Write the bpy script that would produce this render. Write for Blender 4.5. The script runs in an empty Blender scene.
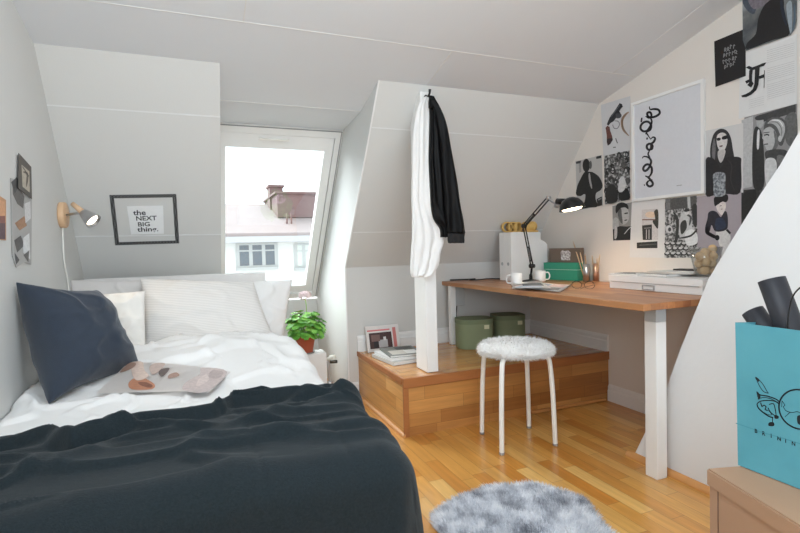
import bpy, bmesh, math, random
from mathutils import Vector, Matrix, noise
random.seed(7)
PI = math.pi
C = bpy.context.scene.collection
V = Vector

# ------------------------------------------------------------------ camera
F, CX, CY = 499.4, 400.0, 266.5
_y, _p, _r = 0.38632231, 0.03796262, -0.027399
def _rot():
    c, s = math.cos, math.sin
    A = Matrix(((c(_y), -s(_y), 0), (0, 0, -1), (s(_y), c(_y), 0)))
    P = Matrix(((1, 0, 0), (0, c(_p), -s(_p)), (0, s(_p), c(_p))))
    Q = Matrix(((c(_r), -s(_r), 0), (s(_r), c(_r), 0), (0, 0, 1)))
    return Q @ P @ A
MR = _rot()
EYE = V((0, 0, 1.0))
cd = bpy.data.cameras.new('camera'); cam = bpy.data.objects.new('camera', cd); C.objects.link(cam)
cd.sensor_width = 36; cd.lens = F * 36 / 800; cd.clip_start = 0.02
m3 = Matrix((MR[0], -V(MR[1]), -V(MR[2]))).transposed()
cam.matrix_world = Matrix.Translation(EYE) @ m3.to_4x4()
bpy.context.scene.camera = cam
def ray(x, y): return MR.transposed() @ V((x - CX, y - CY, F))
def onX(x, y, X): d = ray(x, y); return EYE + d * (X / d.x)      # survey helpers: read a point of the photo off a known plane
def onY(x, y, Y): d = ray(x, y); return EYE + d * (Y / d.y)
def onZ(x, y, Z): d = ray(x, y); return EYE + d * ((Z - 1) / d.z)

# ------------------------------------------------------------------ materials
def lin(c):
    if isinstance(c, (int, float)): c = (c, c, c)
    return tuple((v / 255 / 12.92 if v / 255 <= .04045 else ((v / 255 + .055) / 1.055) ** 2.4) for v in c) + (1,)
_m = {}
class NT:
    def __init__(s, name):
        s.m = bpy.data.materials.new(name); s.m.use_nodes = True; s.t = s.m.node_tree; s.t.nodes.clear()
        s.out = s.n('ShaderNodeOutputMaterial'); s.b = s.n('ShaderNodeBsdfPrincipled')
        s.l(s.b.outputs[0], s.out.inputs[0]); s.tc = s.n('ShaderNodeTexCoord')
    def n(s, t, **k):
        o = s.t.nodes.new(t)
        for a, b in k.items(): setattr(o, a, b)
        return o
    def l(s, a, b): s.t.links.new(a, b)
    def math(s, op, a, b=None):
        o = s.n('ShaderNodeMath', operation=op)
        for i, v in enumerate((a, b)):
            if v is None: continue
            if isinstance(v, (int, float)): o.inputs[i].default_value = v
            else: s.l(v, o.inputs[i])
        return o.outputs[0]
    def mix(s, f, a, b):
        o = s.n('ShaderNodeMix', data_type='RGBA')
        for i, v in ((0, f), (6, a), (7, b)):
            if isinstance(v, (int, float, tuple)): o.inputs[i].default_value = v
            else: s.l(v, o.inputs[i])
        return o.outputs[2]
    def noise(s, scale, detail=3, src=None, vec=(1, 1, 1)):
        mp = s.n('ShaderNodeMapping'); mp.inputs[3].default_value = vec
        s.l(src or s.tc.outputs['Object'], mp.inputs[0])
        o = s.n('ShaderNodeTexNoise'); o.inputs['Scale'].default_value = scale; o.inputs['Detail'].default_value = detail
        s.l(mp.outputs[0], o.inputs[0]); return o.outputs[0]
    def ramp(s, f, stops):
        o = s.n('ShaderNodeValToRGB'); e = o.color_ramp.elements
        while len(e) < len(stops): e.new(.5)
        for i, (p, c) in enumerate(stops): e[i].position = p; e[i].color = lin(c)
        s.l(f, o.inputs[0]); return o.outputs[0]
    def bump(s, h, strength=.2, dist=.01):
        o = s.n('ShaderNodeBump'); o.inputs[0].default_value = strength; o.inputs[1].default_value = dist
        s.l(h, o.inputs['Height']); s.l(o.outputs[0], s.b.inputs['Normal'])
def mat(name, col, rough=.6, metal=0, var=.06, scale=20, bump=0, bscale=None, vec=(1, 1, 1), **kw):
    if name in _m: return _m[name]
    t = NT(name); c = lin(col); f = t.noise(scale, vec=vec)
    d = tuple(max(0, v * (1 - var)) for v in c[:3]) + (1,); e = tuple(min(1, v * (1 + var)) for v in c[:3]) + (1,)
    t.l(t.mix(f, d, e), t.b.inputs['Base Color'])
    t.b.inputs['Roughness'].default_value = rough; t.b.inputs['Metallic'].default_value = metal
    if bump: t.bump(t.noise(bscale or scale * 4, 4, vec=vec), bump, .004)
    for k, v in kw.items(): t.b.inputs[k.replace('_', ' ')].default_value = v
    _m[name] = t.m; return t.m
def pink(c):
    if isinstance(c, (int, float)): c = (c, c, c)
    return mat('print_%d_%d_%d' % tuple(c), c, .5, var=.55 if max(c) < 140 else .28, scale=95)
def ink(c):
    if isinstance(c, (int, float)): c = (c, c, c)
    return mat('ink_%d_%d_%d' % tuple(c), c, .55, var=.04, scale=60)
def wood(name, cols, wx, ly, axis, rough=.35, coat=.3, gap=.5, seed=0.0):
    """strips running along axis[0], stacked along axis[1]"""
    t = NT(name); sp = t.n('ShaderNodeSeparateXYZ'); t.l(t.tc.outputs['Object'], sp.inputs[0])
    L, W = sp.outputs[axis[0]], sp.outputs[axis[1]]
    W = t.math('ADD', W, 10.013 + seed)
    r = t.math('DIVIDE', W, wx); row = t.math('FLOOR', r)
    wn = t.n('ShaderNodeTexWhiteNoise', noise_dimensions='1D'); t.l(row, wn.inputs['W'])
    q = t.math('ADD', t.math('DIVIDE', L, ly), t.math('MULTIPLY', wn.outputs[0], 7.3)); cell = t.math('FLOOR', q)
    cb = t.n('ShaderNodeCombineXYZ'); t.l(row, cb.inputs[0]); t.l(cell, cb.inputs[1])
    w2 = t.n('ShaderNodeTexWhiteNoise', noise_dimensions='2D'); t.l(cb.outputs[0], w2.inputs['Vector'])
    n = len(cols); base = t.ramp(w2.outputs[0], [(i / (n - 1), c) for i, c in enumerate(cols)])
    v = [1, 1, 1]; v[axis[0]] = .08
    g = t.noise(60, 5, vec=tuple(v)); g2 = t.noise(9, 3, vec=tuple(v))
    dark = t.n('ShaderNodeHueSaturation'); dark.inputs['Value'].default_value = .62; t.l(base, dark.inputs['Color'])
    gm = t.ramp(g, [(.35, 255), (.75, 0)])
    col = t.mix(t.math('MULTIPLY', gm, .55), base, dark.outputs[0])
    gm2 = t.ramp(g2, [(.45, 0), (.7, 255)]); col = t.mix(t.math('MULTIPLY', gm2, .5), col, dark.outputs[0])
    fr = t.math('FRACT', r); e = t.math('MINIMUM', fr, t.math('SUBTRACT', 1.0, fr))
    fq = t.math('FRACT', q); e2 = t.math('MULTIPLY', t.math('MINIMUM', fq, t.math('SUBTRACT', 1.0, fq)), ly / wx)
    ee = t.math('LESS_THAN', t.math('MINIMUM', e, e2), .014)
    col = t.mix(t.math('MULTIPLY', ee, gap), col, lin((70, 40, 20)))
    t.l(col, t.b.inputs['Base Color']); t.b.inputs['Roughness'].default_value = rough
    t.b.inputs['Coat Weight'].default_value = coat; t.b.inputs['Coat Roughness'].default_value = .18
    t.bump(g, .05, .002); return t.m
M_wall = mat('painted_wall', (212, 211, 208), .85, var=.015, scale=3, bump=.08, bscale=150)
M_ceil = mat('painted_board', (226, 229, 233), .8, var=.015, scale=3, bump=.03, bscale=90)
M_rwall = mat('warm_painted_wall', (226, 219, 212), .85, var=.015, scale=3, bump=.08, bscale=150)
M_plaster = mat('plaster', (226, 226, 226), .9, var=.02, scale=4, bump=.35, bscale=22)
M_trim = mat('white_gloss_paint', (236, 235, 233), .4, var=.01)
M_floor = wood('oak_parquet', [(206, 134, 56), (222, 156, 74), (232, 172, 90), (212, 142, 62), (242, 192, 114), (222, 158, 76)], .066, .42, (1, 0), .3, .35)
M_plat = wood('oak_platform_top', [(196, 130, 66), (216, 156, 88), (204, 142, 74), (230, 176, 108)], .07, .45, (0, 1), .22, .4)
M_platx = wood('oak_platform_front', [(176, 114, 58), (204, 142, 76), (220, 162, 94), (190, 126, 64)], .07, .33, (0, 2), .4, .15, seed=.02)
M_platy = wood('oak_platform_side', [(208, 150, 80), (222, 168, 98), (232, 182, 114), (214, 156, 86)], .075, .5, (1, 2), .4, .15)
M_desk = wood('desk_wood', [(176, 114, 70), (194, 130, 80), (206, 146, 94), (164, 100, 60)], .045, .6, (1, 0), .4, .15, .25)
M_edge = mat('oak_edging', (168, 106, 58), .45, var=.18, scale=8, vec=(1, 1, 8))
M_trimwood = mat('oak_moulding', (206, 146, 86), .45, var=.12, scale=12)
M_white = mat('white_lacquer', (238, 237, 235), .35, var=.01)
M_metalw = mat('white_metal', (240, 238, 232), .3, var=.01)
M_black = mat('black_metal', (18, 17, 18), .28, var=.1)
M_chrome = mat('brushed_steel', (190, 190, 192), .28, 1, var=.05, vec=(1, 1, 20))
M_sheet = mat('white_cotton', (236, 234, 232), .9, var=.02, bump=.15, bscale=300)

# ------------------------------------------------------------------ objects
def put(name, bm, m, parent=None, base=None, smooth=False, flat=False):
    me = bpy.data.meshes.new(name); 
    o = bpy.data.objects.new(name, me); C.objects.link(o)
    b = V(base) if base is not None else (V(parent['_b']) if parent is not None else V((0, 0, 0)))
    for v in bm.verts: v.co -= b
    if len(bm.faces) < 60000 and not flat: bmesh.ops.recalc_face_normals(bm, faces=bm.faces[:])
    bm.normal_update()
    if smooth:
        for f in bm.faces: f.smooth = True
    bm.to_mesh(me); bm.free()
    for x in (m if isinstance(m, (list, tuple)) else [m]): me.materials.append(x)
    if parent is not None: o.parent = parent; o['_b'] = tuple(b)
    else: o.location = b; o['_b'] = tuple(b)
    return o
def tag(o, label, cat, group=None):
    o['label'] = label; o['category'] = cat
    if group: o['group'] = group
    return o
def struct(name, bm, m, base=(0, 0, 0), smooth=False):
    o = put(name, bm, m, base=base, smooth=smooth); o['kind'] = 'structure'; return o
def thing(name, label, cat, base, group=None):
    o = bpy.data.objects.new(name, None); C.objects.link(o); o.location = base; o.empty_display_size = .05
    o['_b'] = tuple(base); return tag(o, label, cat, group)
def sharp(o, ang=35):
    me = o.data
    for p in me.polygons: p.use_smooth = True
    bm = bmesh.new(); bm.from_mesh(me)
    for e in bm.edges:
        if len(e.link_faces) == 2 and e.calc_face_angle(0) > math.radians(ang): e.smooth = False
    bm.to_mesh(me); bm.free(); return o
def solid(o, t):
    m = o.modifiers.new('thick', 'SOLIDIFY'); m.thickness = t; m.offset = -1; m.use_even_offset = False; return o
def subsurf(o, n=1):
    m = o.modifiers.new('s', 'SUBSURF'); m.levels = n; m.render_levels = n; return o
def BM(): return bmesh.new()
def box(bm, a, b, bev=0, mi=0, rot=None, piv=None):
    a, b = V(a), V(b); vs = []
    for x in (a.x, b.x):
        for y in (a.y, b.y):
            for z in (a.z, b.z): vs.append(bm.verts.new((x, y, z)))
    fs = []
    for q in ((0, 1, 3, 2), (4, 6, 7, 5), (0, 4, 5, 1), (2, 3, 7, 6), (0, 2, 6, 4), (1, 5, 7, 3)):
        f = bm.faces.new([vs[i] for i in q]); f.material_index = mi; fs.append(f)
    if bev:
        es = list({e for f in fs for e in f.edges})
        r = bmesh.ops.bevel(bm, geom=es, offset=bev, segments=2, profile=.6, affect='EDGES')
        vs = list({v for f in r['faces'] for v in f.verts} | {v for v in vs if v.is_valid})
        for f in r['faces']: f.material_index = mi
        vs = list({v for v in vs})
        # all verts of this island
        isl = set(vs); st = list(vs)
        while st:
            v = st.pop()
            for e in v.link_edges:
                w = e.other_vert(v)
                if w not in isl: isl.add(w); st.append(w)
        vs = list(isl)
    if rot is not None:
        p = V(piv) if piv is not None else (a + b) / 2
        Mx = Matrix.Rotation(rot, 3, 'Z')
        for v in vs: v.co = p + Mx @ (v.co - p)
    return vs
def prism(bm, pts, vec, mi=0):
    """closed solid from a planar polygon swept by vec"""
    vec = V(vec); a = [bm.verts.new(p) for p in pts]; b = [bm.verts.new(V(p) + vec) for p in pts]
    fs = [bm.faces.new(a), bm.faces.new(b[::-1])]
    for i in range(len(a)): fs.append(bm.faces.new((a[i], b[i], b[(i + 1) % len(a)], a[(i + 1) % len(a)])))
    for f in fs: f.material_index = mi
    bmesh.ops.recalc_face_normals(bm, faces=fs); return fs
def frame(d):
    d = d.normalized(); u = d.orthogonal().normalized(); return u, d.cross(u)
def tube(bm, pts, r, n=8, caps=True, mi=0, closed=False):
    pts = [V(p) for p in pts]; rs = r if isinstance(r, (list, tuple)) else [r] * len(pts); rings = []
    u = None
    for i, p in enumerate(pts):
        if closed: d = pts[(i + 1) % len(pts)] - pts[i - 1]
        else: d = pts[min(i + 1, len(pts) - 1)] - pts[max(i - 1, 0)]
        d.normalize()
        if u is None: u = d.orthogonal().normalized()
        u = (u - d * u.dot(d)).normalized(); w = d.cross(u)
        rings.append([bm.verts.new(p + (u * math.cos(2 * PI * k / n) + w * math.sin(2 * PI * k / n)) * rs[i]) for k in range(n)])
    for i in range(len(rings) - (0 if closed else 1)):
        a, b = rings[i], rings[(i + 1) % len(rings)]
        for k in range(n):
            f = bm.faces.new((a[k], a[(k + 1) % n], b[(k + 1) % n], b[k])); f.smooth = True; f.material_index = mi
    if caps and not closed:
        bm.faces.new(rings[0][::-1]).material_index = mi; bm.faces.new(rings[-1]).material_index = mi
def lathe(bm, prof, n=24, origin=(0, 0, 0), axis=(0, 0, 1), mi=0, sx=1, sy=1, ang=0):
    o = V(origin); ax = V(axis).normalized()
    if abs(ax.z) > .999: u = V((math.cos(ang), math.sin(ang), 0)); w = V((-math.sin(ang), math.cos(ang), 0))
    else: u, w = frame(ax)
    rings = []
    for r, z in prof:
        if r < 1e-6: rings.append([bm.verts.new(o + ax * z)])
        else: rings.append([bm.verts.new(o + ax * z + u * (r * sx * math.cos(2 * PI * k / n)) + w * (r * sy * math.sin(2 * PI * k / n))) for k in range(n)])
    fs = []
    for a, b in zip(rings, rings[1:]):
        for k in range(n):
            k2 = (k + 1) % n
            if len(a) == 1 and len(b) == 1: continue
            if len(a) == 1: fs.append(bm.faces.new((a[0], b[k2], b[k])))
            elif len(b) == 1: fs.append(bm.faces.new((a[k], a[k2], b[0])))
            else: fs.append(bm.faces.new((a[k], a[k2], b[k2], b[k])))
    for f in fs: f.smooth = True; f.material_index = mi
    return fs
def grid(bm, nu, nv, fn, mi=0, uwrap=False):
    vs = [[bm.verts.new(fn(i / nu, j / nv)) for i in range(nu + (0 if uwrap else 1))] for j in range(nv + 1)]
    for j in range(nv):
        for i in range(nu):
            i2 = (i + 1) % nu if uwrap else i + 1
            f = bm.faces.new((vs[j][i], vs[j][i2], vs[j + 1][i2], vs[j + 1][i])); f.smooth = True; f.material_index = mi
    return vs
def smooth_loop(pts, n=4):
    out = []; L = len(pts)
    for i in range(L):
        p0, p1, p2, p3 = (V(pts[(i + k - 1) % L]) for k in range(4))
        for k in range(n):
            t = k / n
            out.append(.5 * ((2 * p1) + (p2 - p0) * t + (2 * p0 - 5 * p1 + 4 * p2 - p3) * t * t + (3 * p1 - p0 - 3 * p2 + p3) * t ** 3))
    return out
def smooth_line(pts, n=4):
    out = []; L = len(pts)
    for i in range(L - 1):
        p0, p1, p2, p3 = V(pts[max(i - 1, 0)]), V(pts[i]), V(pts[i + 1]), V(pts[min(i + 2, L - 1)])
        for k in range(n):
            t = k / n
            out.append(.5 * ((2 * p1) + (p2 - p0) * t + (2 * p0 - 5 * p1 + 4 * p2 - p3) * t * t + (3 * p1 - p0 - 3 * p2 + p3) * t ** 3))
    out.append(V(pts[-1])); return out
def fnoise(x, y, z=0, s=1): return noise.noise(V((x * s, y * s, z)))

# ------------------------------------------------------------------ room shell
XL, XR = -.577, 2.38
KY, KZ, EY, EZ = 3.2, .875, 2.458, 1.868        # knee wall, where slope meets ceiling
CK = .2526
bm = BM(); box(bm, (-.8, -3.2, -.1), (2.6, 4.25, 0)); struct('floor', bm, M_floor)
def cz(y): return EZ + CK * (EY - y)
bm = BM()
prof = [(4.3, 0 + .1)]  # placeholder
ridge = -.2
cp = [(3.14, 1.765), (2.77, cz(2.77)), (EY, EZ), (ridge, cz(ridge)), (-3.2, cz(ridge)), (-3.2, cz(ridge) + .12), (ridge, cz(ridge) + .12), (2.6, EZ + .13), (3.2, 1.83)]
prism(bm, [(-.8, y, z) for y, z in cp], (3.4, 0, 0)); struct('ceiling', bm, M_ceil)
bm = BM()
wp = [(KY, 0), (KY, KZ), (EY, EZ), (2.6, EZ + .06), (3.2, 1.76), (4.2, .62), (4.2, 0)]
prism(bm, [(-.8, y, z) for y, z in wp], (.935, 0, 0))
prism(bm, [(.908, y, z) for y, z in wp], (1.692, 0, 0))
prism(bm, [(.135, 4.08, 0), (.135, 4.08, .60), (.135, 4.2, .60), (.135, 4.2, 0)], (.785, 0, 0))
struct('wall_back', bm, M_wall)
bm = BM(); box(bm, (-.8, -3.2, 0), (XL, 4.2, 2.7)); struct('wall_left', bm, M_wall)
bm = BM(); box(bm, (XR, -3.2, 0), (2.6, 4.2, 2.7)); struct('wall_right', bm, M_rwall)
# rear wall behind the viewer with a wide opening added to let in fill light
bm = BM()
box(bm, (XL, -3.2, 0), (-.45, -3.05, 2.55)); box(bm, (2.25, -3.2, 0), (XR, -3.05, 2.55)); box(bm, (-.45, -3.2, 2.4), (2.25, -3.05, 2.55))
struct('wall_rear', bm, M_wall)
# board joints on ceiling and slope
M_seam = mat('painted_joint', (226, 226, 225), .8)
def seam(name, a, b, nrm, w=.005, t=.0013):
    a, b, nrm = V(a), V(b), V(nrm).normalized(); d = (b - a).normalized(); s = d.cross(nrm) * w / 2; bm = BM()
    prism(bm, [a - s - nrm * .001, b - s - nrm * .001, b + s - nrm * .001, a + s - nrm * .001], nrm * (t + .001)); struct(name, bm, M_seam, base=a)
nc = (0, -CK, -1); ns = (0, -(EZ - KZ), -(KY - EY))
ys = 2.165
seam('trim_1', (XL, ys, cz(ys)), (XR, ys, cz(ys)), nc)
seam('trim_2', (.217, ys, cz(ys)), (.217, 0, cz(0)), nc)
seam('trim_3', (1.185, ys, cz(ys)), (1.185, EY, EZ), nc)
seam('trim_4', (2.2, ys, cz(ys)), (2.2, 0, cz(0)), nc)
def sz(y): return EZ - (y - EY) * (EZ - KZ) / (KY - EY)
for i, y in enumerate((2.612, 3.03)):
    seam('trim_%d' % (5 + 2 * i), (XL, y, sz(y)), (.135, y, sz(y)), ns, .006)
    seam('trim_%d' % (6 + 2 * i), (.92, y, sz(y)), (XR, y, sz(y)), ns, .006)
seam('trim_9', (.135, 2.77, cz(2.77)), (.92, 2.77, cz(2.77)), nc)
# reveal corner bead
bm = BM(); prism(bm, [(.906, KY, 0), (.906, KY, KZ), (.906, EY, EZ), (.906, EY - .003, EZ - .003), (.906, KY - .004, KZ - .002), (.906, KY - .004, 0)], (.008, 0, 0)); struct('trim_10', bm, M_trim, base=(.906, KY, 0))
# baseboards
def bboard(name, a, b, nrm, h=.105, z=0):
    a, b = V((*a, z)), V((*b, z)); nrm = V((*nrm, 0)); bm = BM()
    pf = [(0, 0), (.016, 0), (.016, h * .62), (.012, h * .68), (.012, h * .86), (.005, h), (0, h)]
    prism(bm, [a + nrm * x + V((0, 0, zz)) for x, zz in pf], b - a); struct(name, bm, M_trim, base=a)
PX0, PY0, PZ = .975, 2.40, .31
bboard('baseboard_back', (.92, KY), (PX0, KY), (0, -1))
bboard('baseboard_platform_back', (PX0, KY), (XR, KY), (0, -1), z=PZ)
bboard('baseboard_platform_right', (XR, PY0), (XR, KY), (-1, 0), z=PZ)
bboard('baseboard_right', (XR, 1.6), (XR, PY0), (-1, 0))
# chimney breast with raking edge
ce = [(1.715, 0), (1.538, .359), (1.469, .544), (1.379, .76), (1.346, .841), (1.24, 1.012), (1.152, 1.15), (1.087, 1.244), (1.027, 1.347), (.86, 1.62), (.62, 1.98), (.4, 2.36)]
bm = BM(); prism(bm, [(1.84, y, z) for y, z in ce] + [(1.84, -1.2, 2.36), (1.84, -1.2, 0)], (.54, 0, 0)); struct('wall_chimney', bm, M_plaster, base=(1.84, 1.7, 0))
def qround(name, a, b, nrm, r=.02, m=None):
    a, b, nrm = V(a), V(b), V(nrm); bm = BM()
    prism(bm, [a] + [a + nrm * (r * math.cos(t)) + V((0, 0, r * math.sin(t))) for t in [k * PI / 12 for k in range(7)]], b - a)
    return struct(name, bm, m or M_trimwood, base=a)
qround('trim_11', (1.84, 1.74, 0), (1.84, -1.2, 0), (-1, 0, 0), .024)

# window -----------------------------------------------------------------
W0 = V((.085, 3.14, 1.765)); WD = V((0, 4.08 - 3.14, .62 - 1.765)); WL = WD.length; e2 = WD.normalized(); e1 = V((1, 0, 0)); en = e1.cross(e2)
if en.y < 0: en = -en    # outward
def wbox(bm, u0, u1, v0, v1, n0, n1, mi=0):
    prism(bm, [W0 + e1 * u + e2 * v + en * n0 for u, v in ((u0, v0), (u1, v0), (u1, v1), (u0, v1))], en * (n1 - n0), mi)
WW = .822
win = bpy.data.objects.new('window_1', None); C.objects.link(win); win.location = W0; win['_b'] = tuple(W0); win['kind'] = 'structure'
bm = BM()
for a in ((0, WW, 0, .055), (0, WW, WL - .05, WL), (0, .045, .055, WL - .05), (WW - .045, WW, .055, WL - .05)): wbox(bm, *a, -.01, .08)
put('window_frame', bm, M_trim, win)
M_grey = mat('grey_weatherstrip', (150, 150, 150), .6)
bm = BM(); wbox(bm, .004, WW - .004, .004, .011, -.013, -.0102); wbox(bm, WW - .012, WW - .006, .011, WL - .01, -.013, -.0102); put('frame_seal', bm, M_grey, win)
bm = BM(); s0, s1 = .05, .06
for a in ((s0, WW - s0, s1, .155), (s0, WW - s0, WL - .13, WL - s1), (s0, .106, .155, WL - .13), (WW - .105, WW - s0, .155, WL - .13)): wbox(bm, *a, -.004, .055)
put('window_sash', bm, M_white, win)
bm = BM(); wbox(bm, .107, WW - .106, .156, WL - .131, .02, .024)
t = NT('window_glass'); t.t.nodes.remove(t.b); tr = t.n('ShaderNodeBsdfTransparent'); tr.inputs[0].default_value = (.96, .98, .98, 1); gl = t.n('ShaderNodeBsdfGlossy'); gl.inputs['Roughness'].default_value = .02
fr = t.n('ShaderNodeLayerWeight'); fr.inputs[0].default_value = .12; mx = t.n('ShaderNodeMixShader'); t.l(t.math('ADD', t.math('MULTIPLY', fr.outputs[1], .5), .03), mx.inputs[0]); t.l(tr.outputs[0], mx.inputs[1]); t.l(gl.outputs[0], mx.inputs[2]); t.l(mx.outputs[0], t.out.inputs[0])
M_glass = t.m
put('window_pane', bm, M_glass, win)
bm = BM(); wbox(bm, .3, .48, .075, .085, -.03, -.018); wbox(bm, .31, .32, .077, .083, -.018, -.004); wbox(bm, .46, .47, .077, .083, -.018, -.004); put('window_handle', bm, M_metalw, win)

# ------------------------------------------------------------------ platform
h = PZ
pf = thing('wooden_platform', 'low wooden platform of oak strips raised at the back beneath the desk', 'platform', (PX0, PY0, 0))
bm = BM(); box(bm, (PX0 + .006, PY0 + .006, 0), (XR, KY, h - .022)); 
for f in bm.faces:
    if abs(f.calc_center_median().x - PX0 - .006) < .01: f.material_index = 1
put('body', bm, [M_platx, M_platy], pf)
bm = BM(); box(bm, (PX0 + .002, PY0 + .002, h - .022), (XR, KY, h)); put('top', bm, M_plat, pf)
bm = BM()
box(bm, (PX0, PY0 - .004, h - .05), (XR, PY0 + .012, h + .002), .003); box(bm, (PX0, PY0 - .004, .0), (PX0 + .03, PY0 + .012, h - .05), .003)
put('front_edging', bm, M_edge, pf)
bm = BM(); box(bm, (PX0 - .004, PY0 + .0125, h - .03), (PX0 + .01, KY, h + .002), .003); put('side_edging', bm, M_edge, pf)
bm = BM()
a, b = V((PX0 + .006, PY0 - .006, 0)), V((PX0 + .006, KY, 0))
prism(bm, [a + V((-.018 * math.cos(t), 0, .018 * math.sin(t))) for t in [k * PI / 12 for k in range(7)]] + [a], b - a); put('floor_moulding', bm, M_trimwood, pf)
bm = BM(); box(bm, (1.78, PY0 - .0102, .004), (2.34, PY0 + .006, .022), .003); put('front_moulding', bm, M_trimwood, pf)
bm = BM(); box(bm, (1.85, PY0 - .001, .17), (2.0, PY0 + .006, .178)); 
bm.free()

# post
bm = BM(); box(bm, (1.142, 2.452, PZ + .002), (1.21, 2.60, EZ - .036), .006)
po = put('wooden_post', bm, M_trim, base=(1.17, 2.5, PZ)); tag(po, 'white painted square post standing on the wooden platform up to the ceiling', 'post')
# coat hook
hk = V((1.175, 2.452, 1.80)); bm = BM()
tube(bm, [hk, hk + V((0, -.03, 0)), hk + V((0, -.045, .01)), hk + V((0, -.05, .03))], [.006, .006, .006, .008], 8); lathe(bm, [(0, 0), (.014, 0), (.014, .005), (0, .005)], 14, hk, (0, -1, 0))
o = put('coat_hook', bm, M_black, base=hk); tag(o, 'small black coat hook near the top of the white post', 'hook')
# hanging cloth loft
def loft(bm, rows, Y0, depth, seed, folds=5, amp=.012, n=40, mi=0, m_edge=False):
    rows = [(y, a, b) for y, a, b in rows]; pts = smooth_line([V((y, a, b)) for y, a, b in rows], 5); N = len(pts)
    def fn(u, v):
        y, a, b = pts[min(N - 1, int(round(v * (N - 1))))]
        A, B = onY(a, y, Y0), onY(b, y, Y0); w = (B - A).length
        th = 2 * PI * u; c = (A + B) / 2; k = .25 + .75 * min(1, v * 4)
        x = -math.cos(th); sgn = math.sin(th)
        r = c + V((w / 2 * x, 0, 0)); dd = depth * k * (abs(sgn) ** .6) * (1 if sgn > 0 else -1)
        rip = (fnoise(x * folds * .55 + .4 * math.sin(v * 3 + seed), v * 1.1, seed) * 2.2 + .35 * math.sin(folds * 2.2 * x + seed + 2 * math.sin(v * 4 + seed))) * amp * k * (.5 + .5 * v)
        rip += fnoise(x * 2, v * 5, seed) * amp * .8
        if m_edge: r += V((fnoise(v * 16, 0, seed) * .016 * max(0, v - .45) * (1 if x > 0 else .25), 0, 0)); rip += fnoise(x * 4, v * 14, seed) * .014 * max(0, v - .45) * 2
        return r + V((0, -(dd + (rip if sgn > 0 else rip * .3)), fnoise(x * 3, v * 2, seed + 9) * .01 * v))
    vs = grid(bm, n, N - 1, fn, mi, uwrap=True)
    bm.faces.new(vs[0]); bm.faces.new(vs[-1][::-1])
jb = V((1.18, 2.395, 1.75))
M_leather = mat('black_satin', (9, 8, 9), .5, var=.3, scale=15, bump=.3, bscale=40, Specular_IOR_Level=.15)
jk = thing('jacket', 'black jacket hanging from the hook on the white post', 'jacket', jb)
bm = BM(); loft(bm, [(96, 429, 434), (103, 429, 437), (115, 430, 441), (135, 429.5, 444), (160, 429, 446), (185, 430, 449), (205, 431, 452), (220, 434, 455), (229, 440, 456), (237, 441, 457)], 2.385, .028, 1.0, 4); put('body', bm, M_leather, jk)
bm = BM(); loft(bm, [(99, 431, 435), (110, 434, 441), (125, 437, 446), (150, 440, 450.5), (180, 442, 456), (205, 444, 460), (222, 446, 463.5), (233, 447, 465.5)], 2.348, .024, 4.0, 2, .008); sl = put('sleeve', bm, M_leather, jk)
bm = BM(); loft(bm, [(232, 448, 464.5), (235, 448, 464.5), (240, 448, 464), (242.5, 448.5, 463.5)], 2.348, .02, 2.0, 14, .003, 64); put('cuff', bm, mat('black_rib', (24, 22, 23), .8), sl)
bm = BM(); loft(bm, [(98, 430, 433), (102, 429, 435.5), (108, 429, 438)], 2.36, .02, 0.0, 2, .004); put('collar', bm, M_leather, jk)
M_gauze = mat('white_gauze', (238, 236, 234), .9, var=.03, bump=.3, bscale=120)
bm = BM(); loft(bm, [(97, 424, 429.5), (104, 419, 430), (118, 415, 431), (140, 412.5, 430), (170, 412, 430), (198, 411.5, 430), (212, 412, 434), (222, 412, 439), (236, 412, 443), (250, 411, 440), (262, 410.5, 438.5), (271, 410, 434), (277, 412, 428)], 2.43, .022, 2.3, 5, .014, 56, m_edge=True)
o = put('scarf', bm, M_gauze, base=(1.1, 2.43, 1.75)); tag(o, 'crumpled white cloth hanging down the left side of the white post', 'scarf')
subsurf(o, 1)

# ------------------------------------------------------------------ desk
dk = thing('desk', 'long desk with a reddish wood top and white square legs', 'desk', (1.82, 1.53, 0))
bm = BM(); box(bm, (1.62, 1.455, .722), (XR - .003, KY - .004, .75), .003); put('desktop', bm, M_desk, dk)
bm = BM(); box(bm, (1.742, 1.50, 0), (1.80, 1.56, .662), .004); lg = put('leg', bm, M_trim, dk)
bm = BM(); box(bm, (1.742, 1.50, .662), (1.80, 1.56, .722), .003); put('leg_cap', bm, mat('grey_bracket', (176, 178, 178), .5), lg)
bm = BM(); box(bm, (1.625, 3.075, PZ + .002), (1.665, 3.115, .722), .003); put('leg', bm, M_trim, dk)
bm = BM(); box(bm, (1.665, 3.085, .58), (1.74, 3.105, .722), .003); put('bracket', bm, mat('grey_bracket', (176, 178, 178), .5), dk)
# cable under and on desk
bm = BM(); tube(bm, smooth_line([(1.83, 3.18, .757), (1.80, 3.1, .756), (1.86, 3.08, .756), (1.95, 3.1, .757), (2.02, 3.0, .756), (2.0, 2.9, .756)], 6), .0045, 6)
tube(bm, smooth_line([(1.68, 3.185, .757), (1.74, 3.17, .757), (1.80, 3.15, .757), (1.88, 3.17, .757)], 6), .005, 6)
o = put('power_cable', bm, M_black, base=(1.8, 3.1, .75)); tag(o, 'black cable lying on the far left end of the desk by the wall', 'cable')
bm = BM(); tube(bm, smooth_line([(1.685, 3.1, .72), (1.70, 3.12, .62), (1.695, 3.13, .5), (1.72, 3.14, .45), (1.75, 3.16, .47)], 6), .004, 6)
o = put('hanging_cable', bm, M_black, base=(1.69, 3.1, .72)); tag(o, 'thin black cable hanging below the desktop beside the rear white leg', 'cable')

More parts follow.
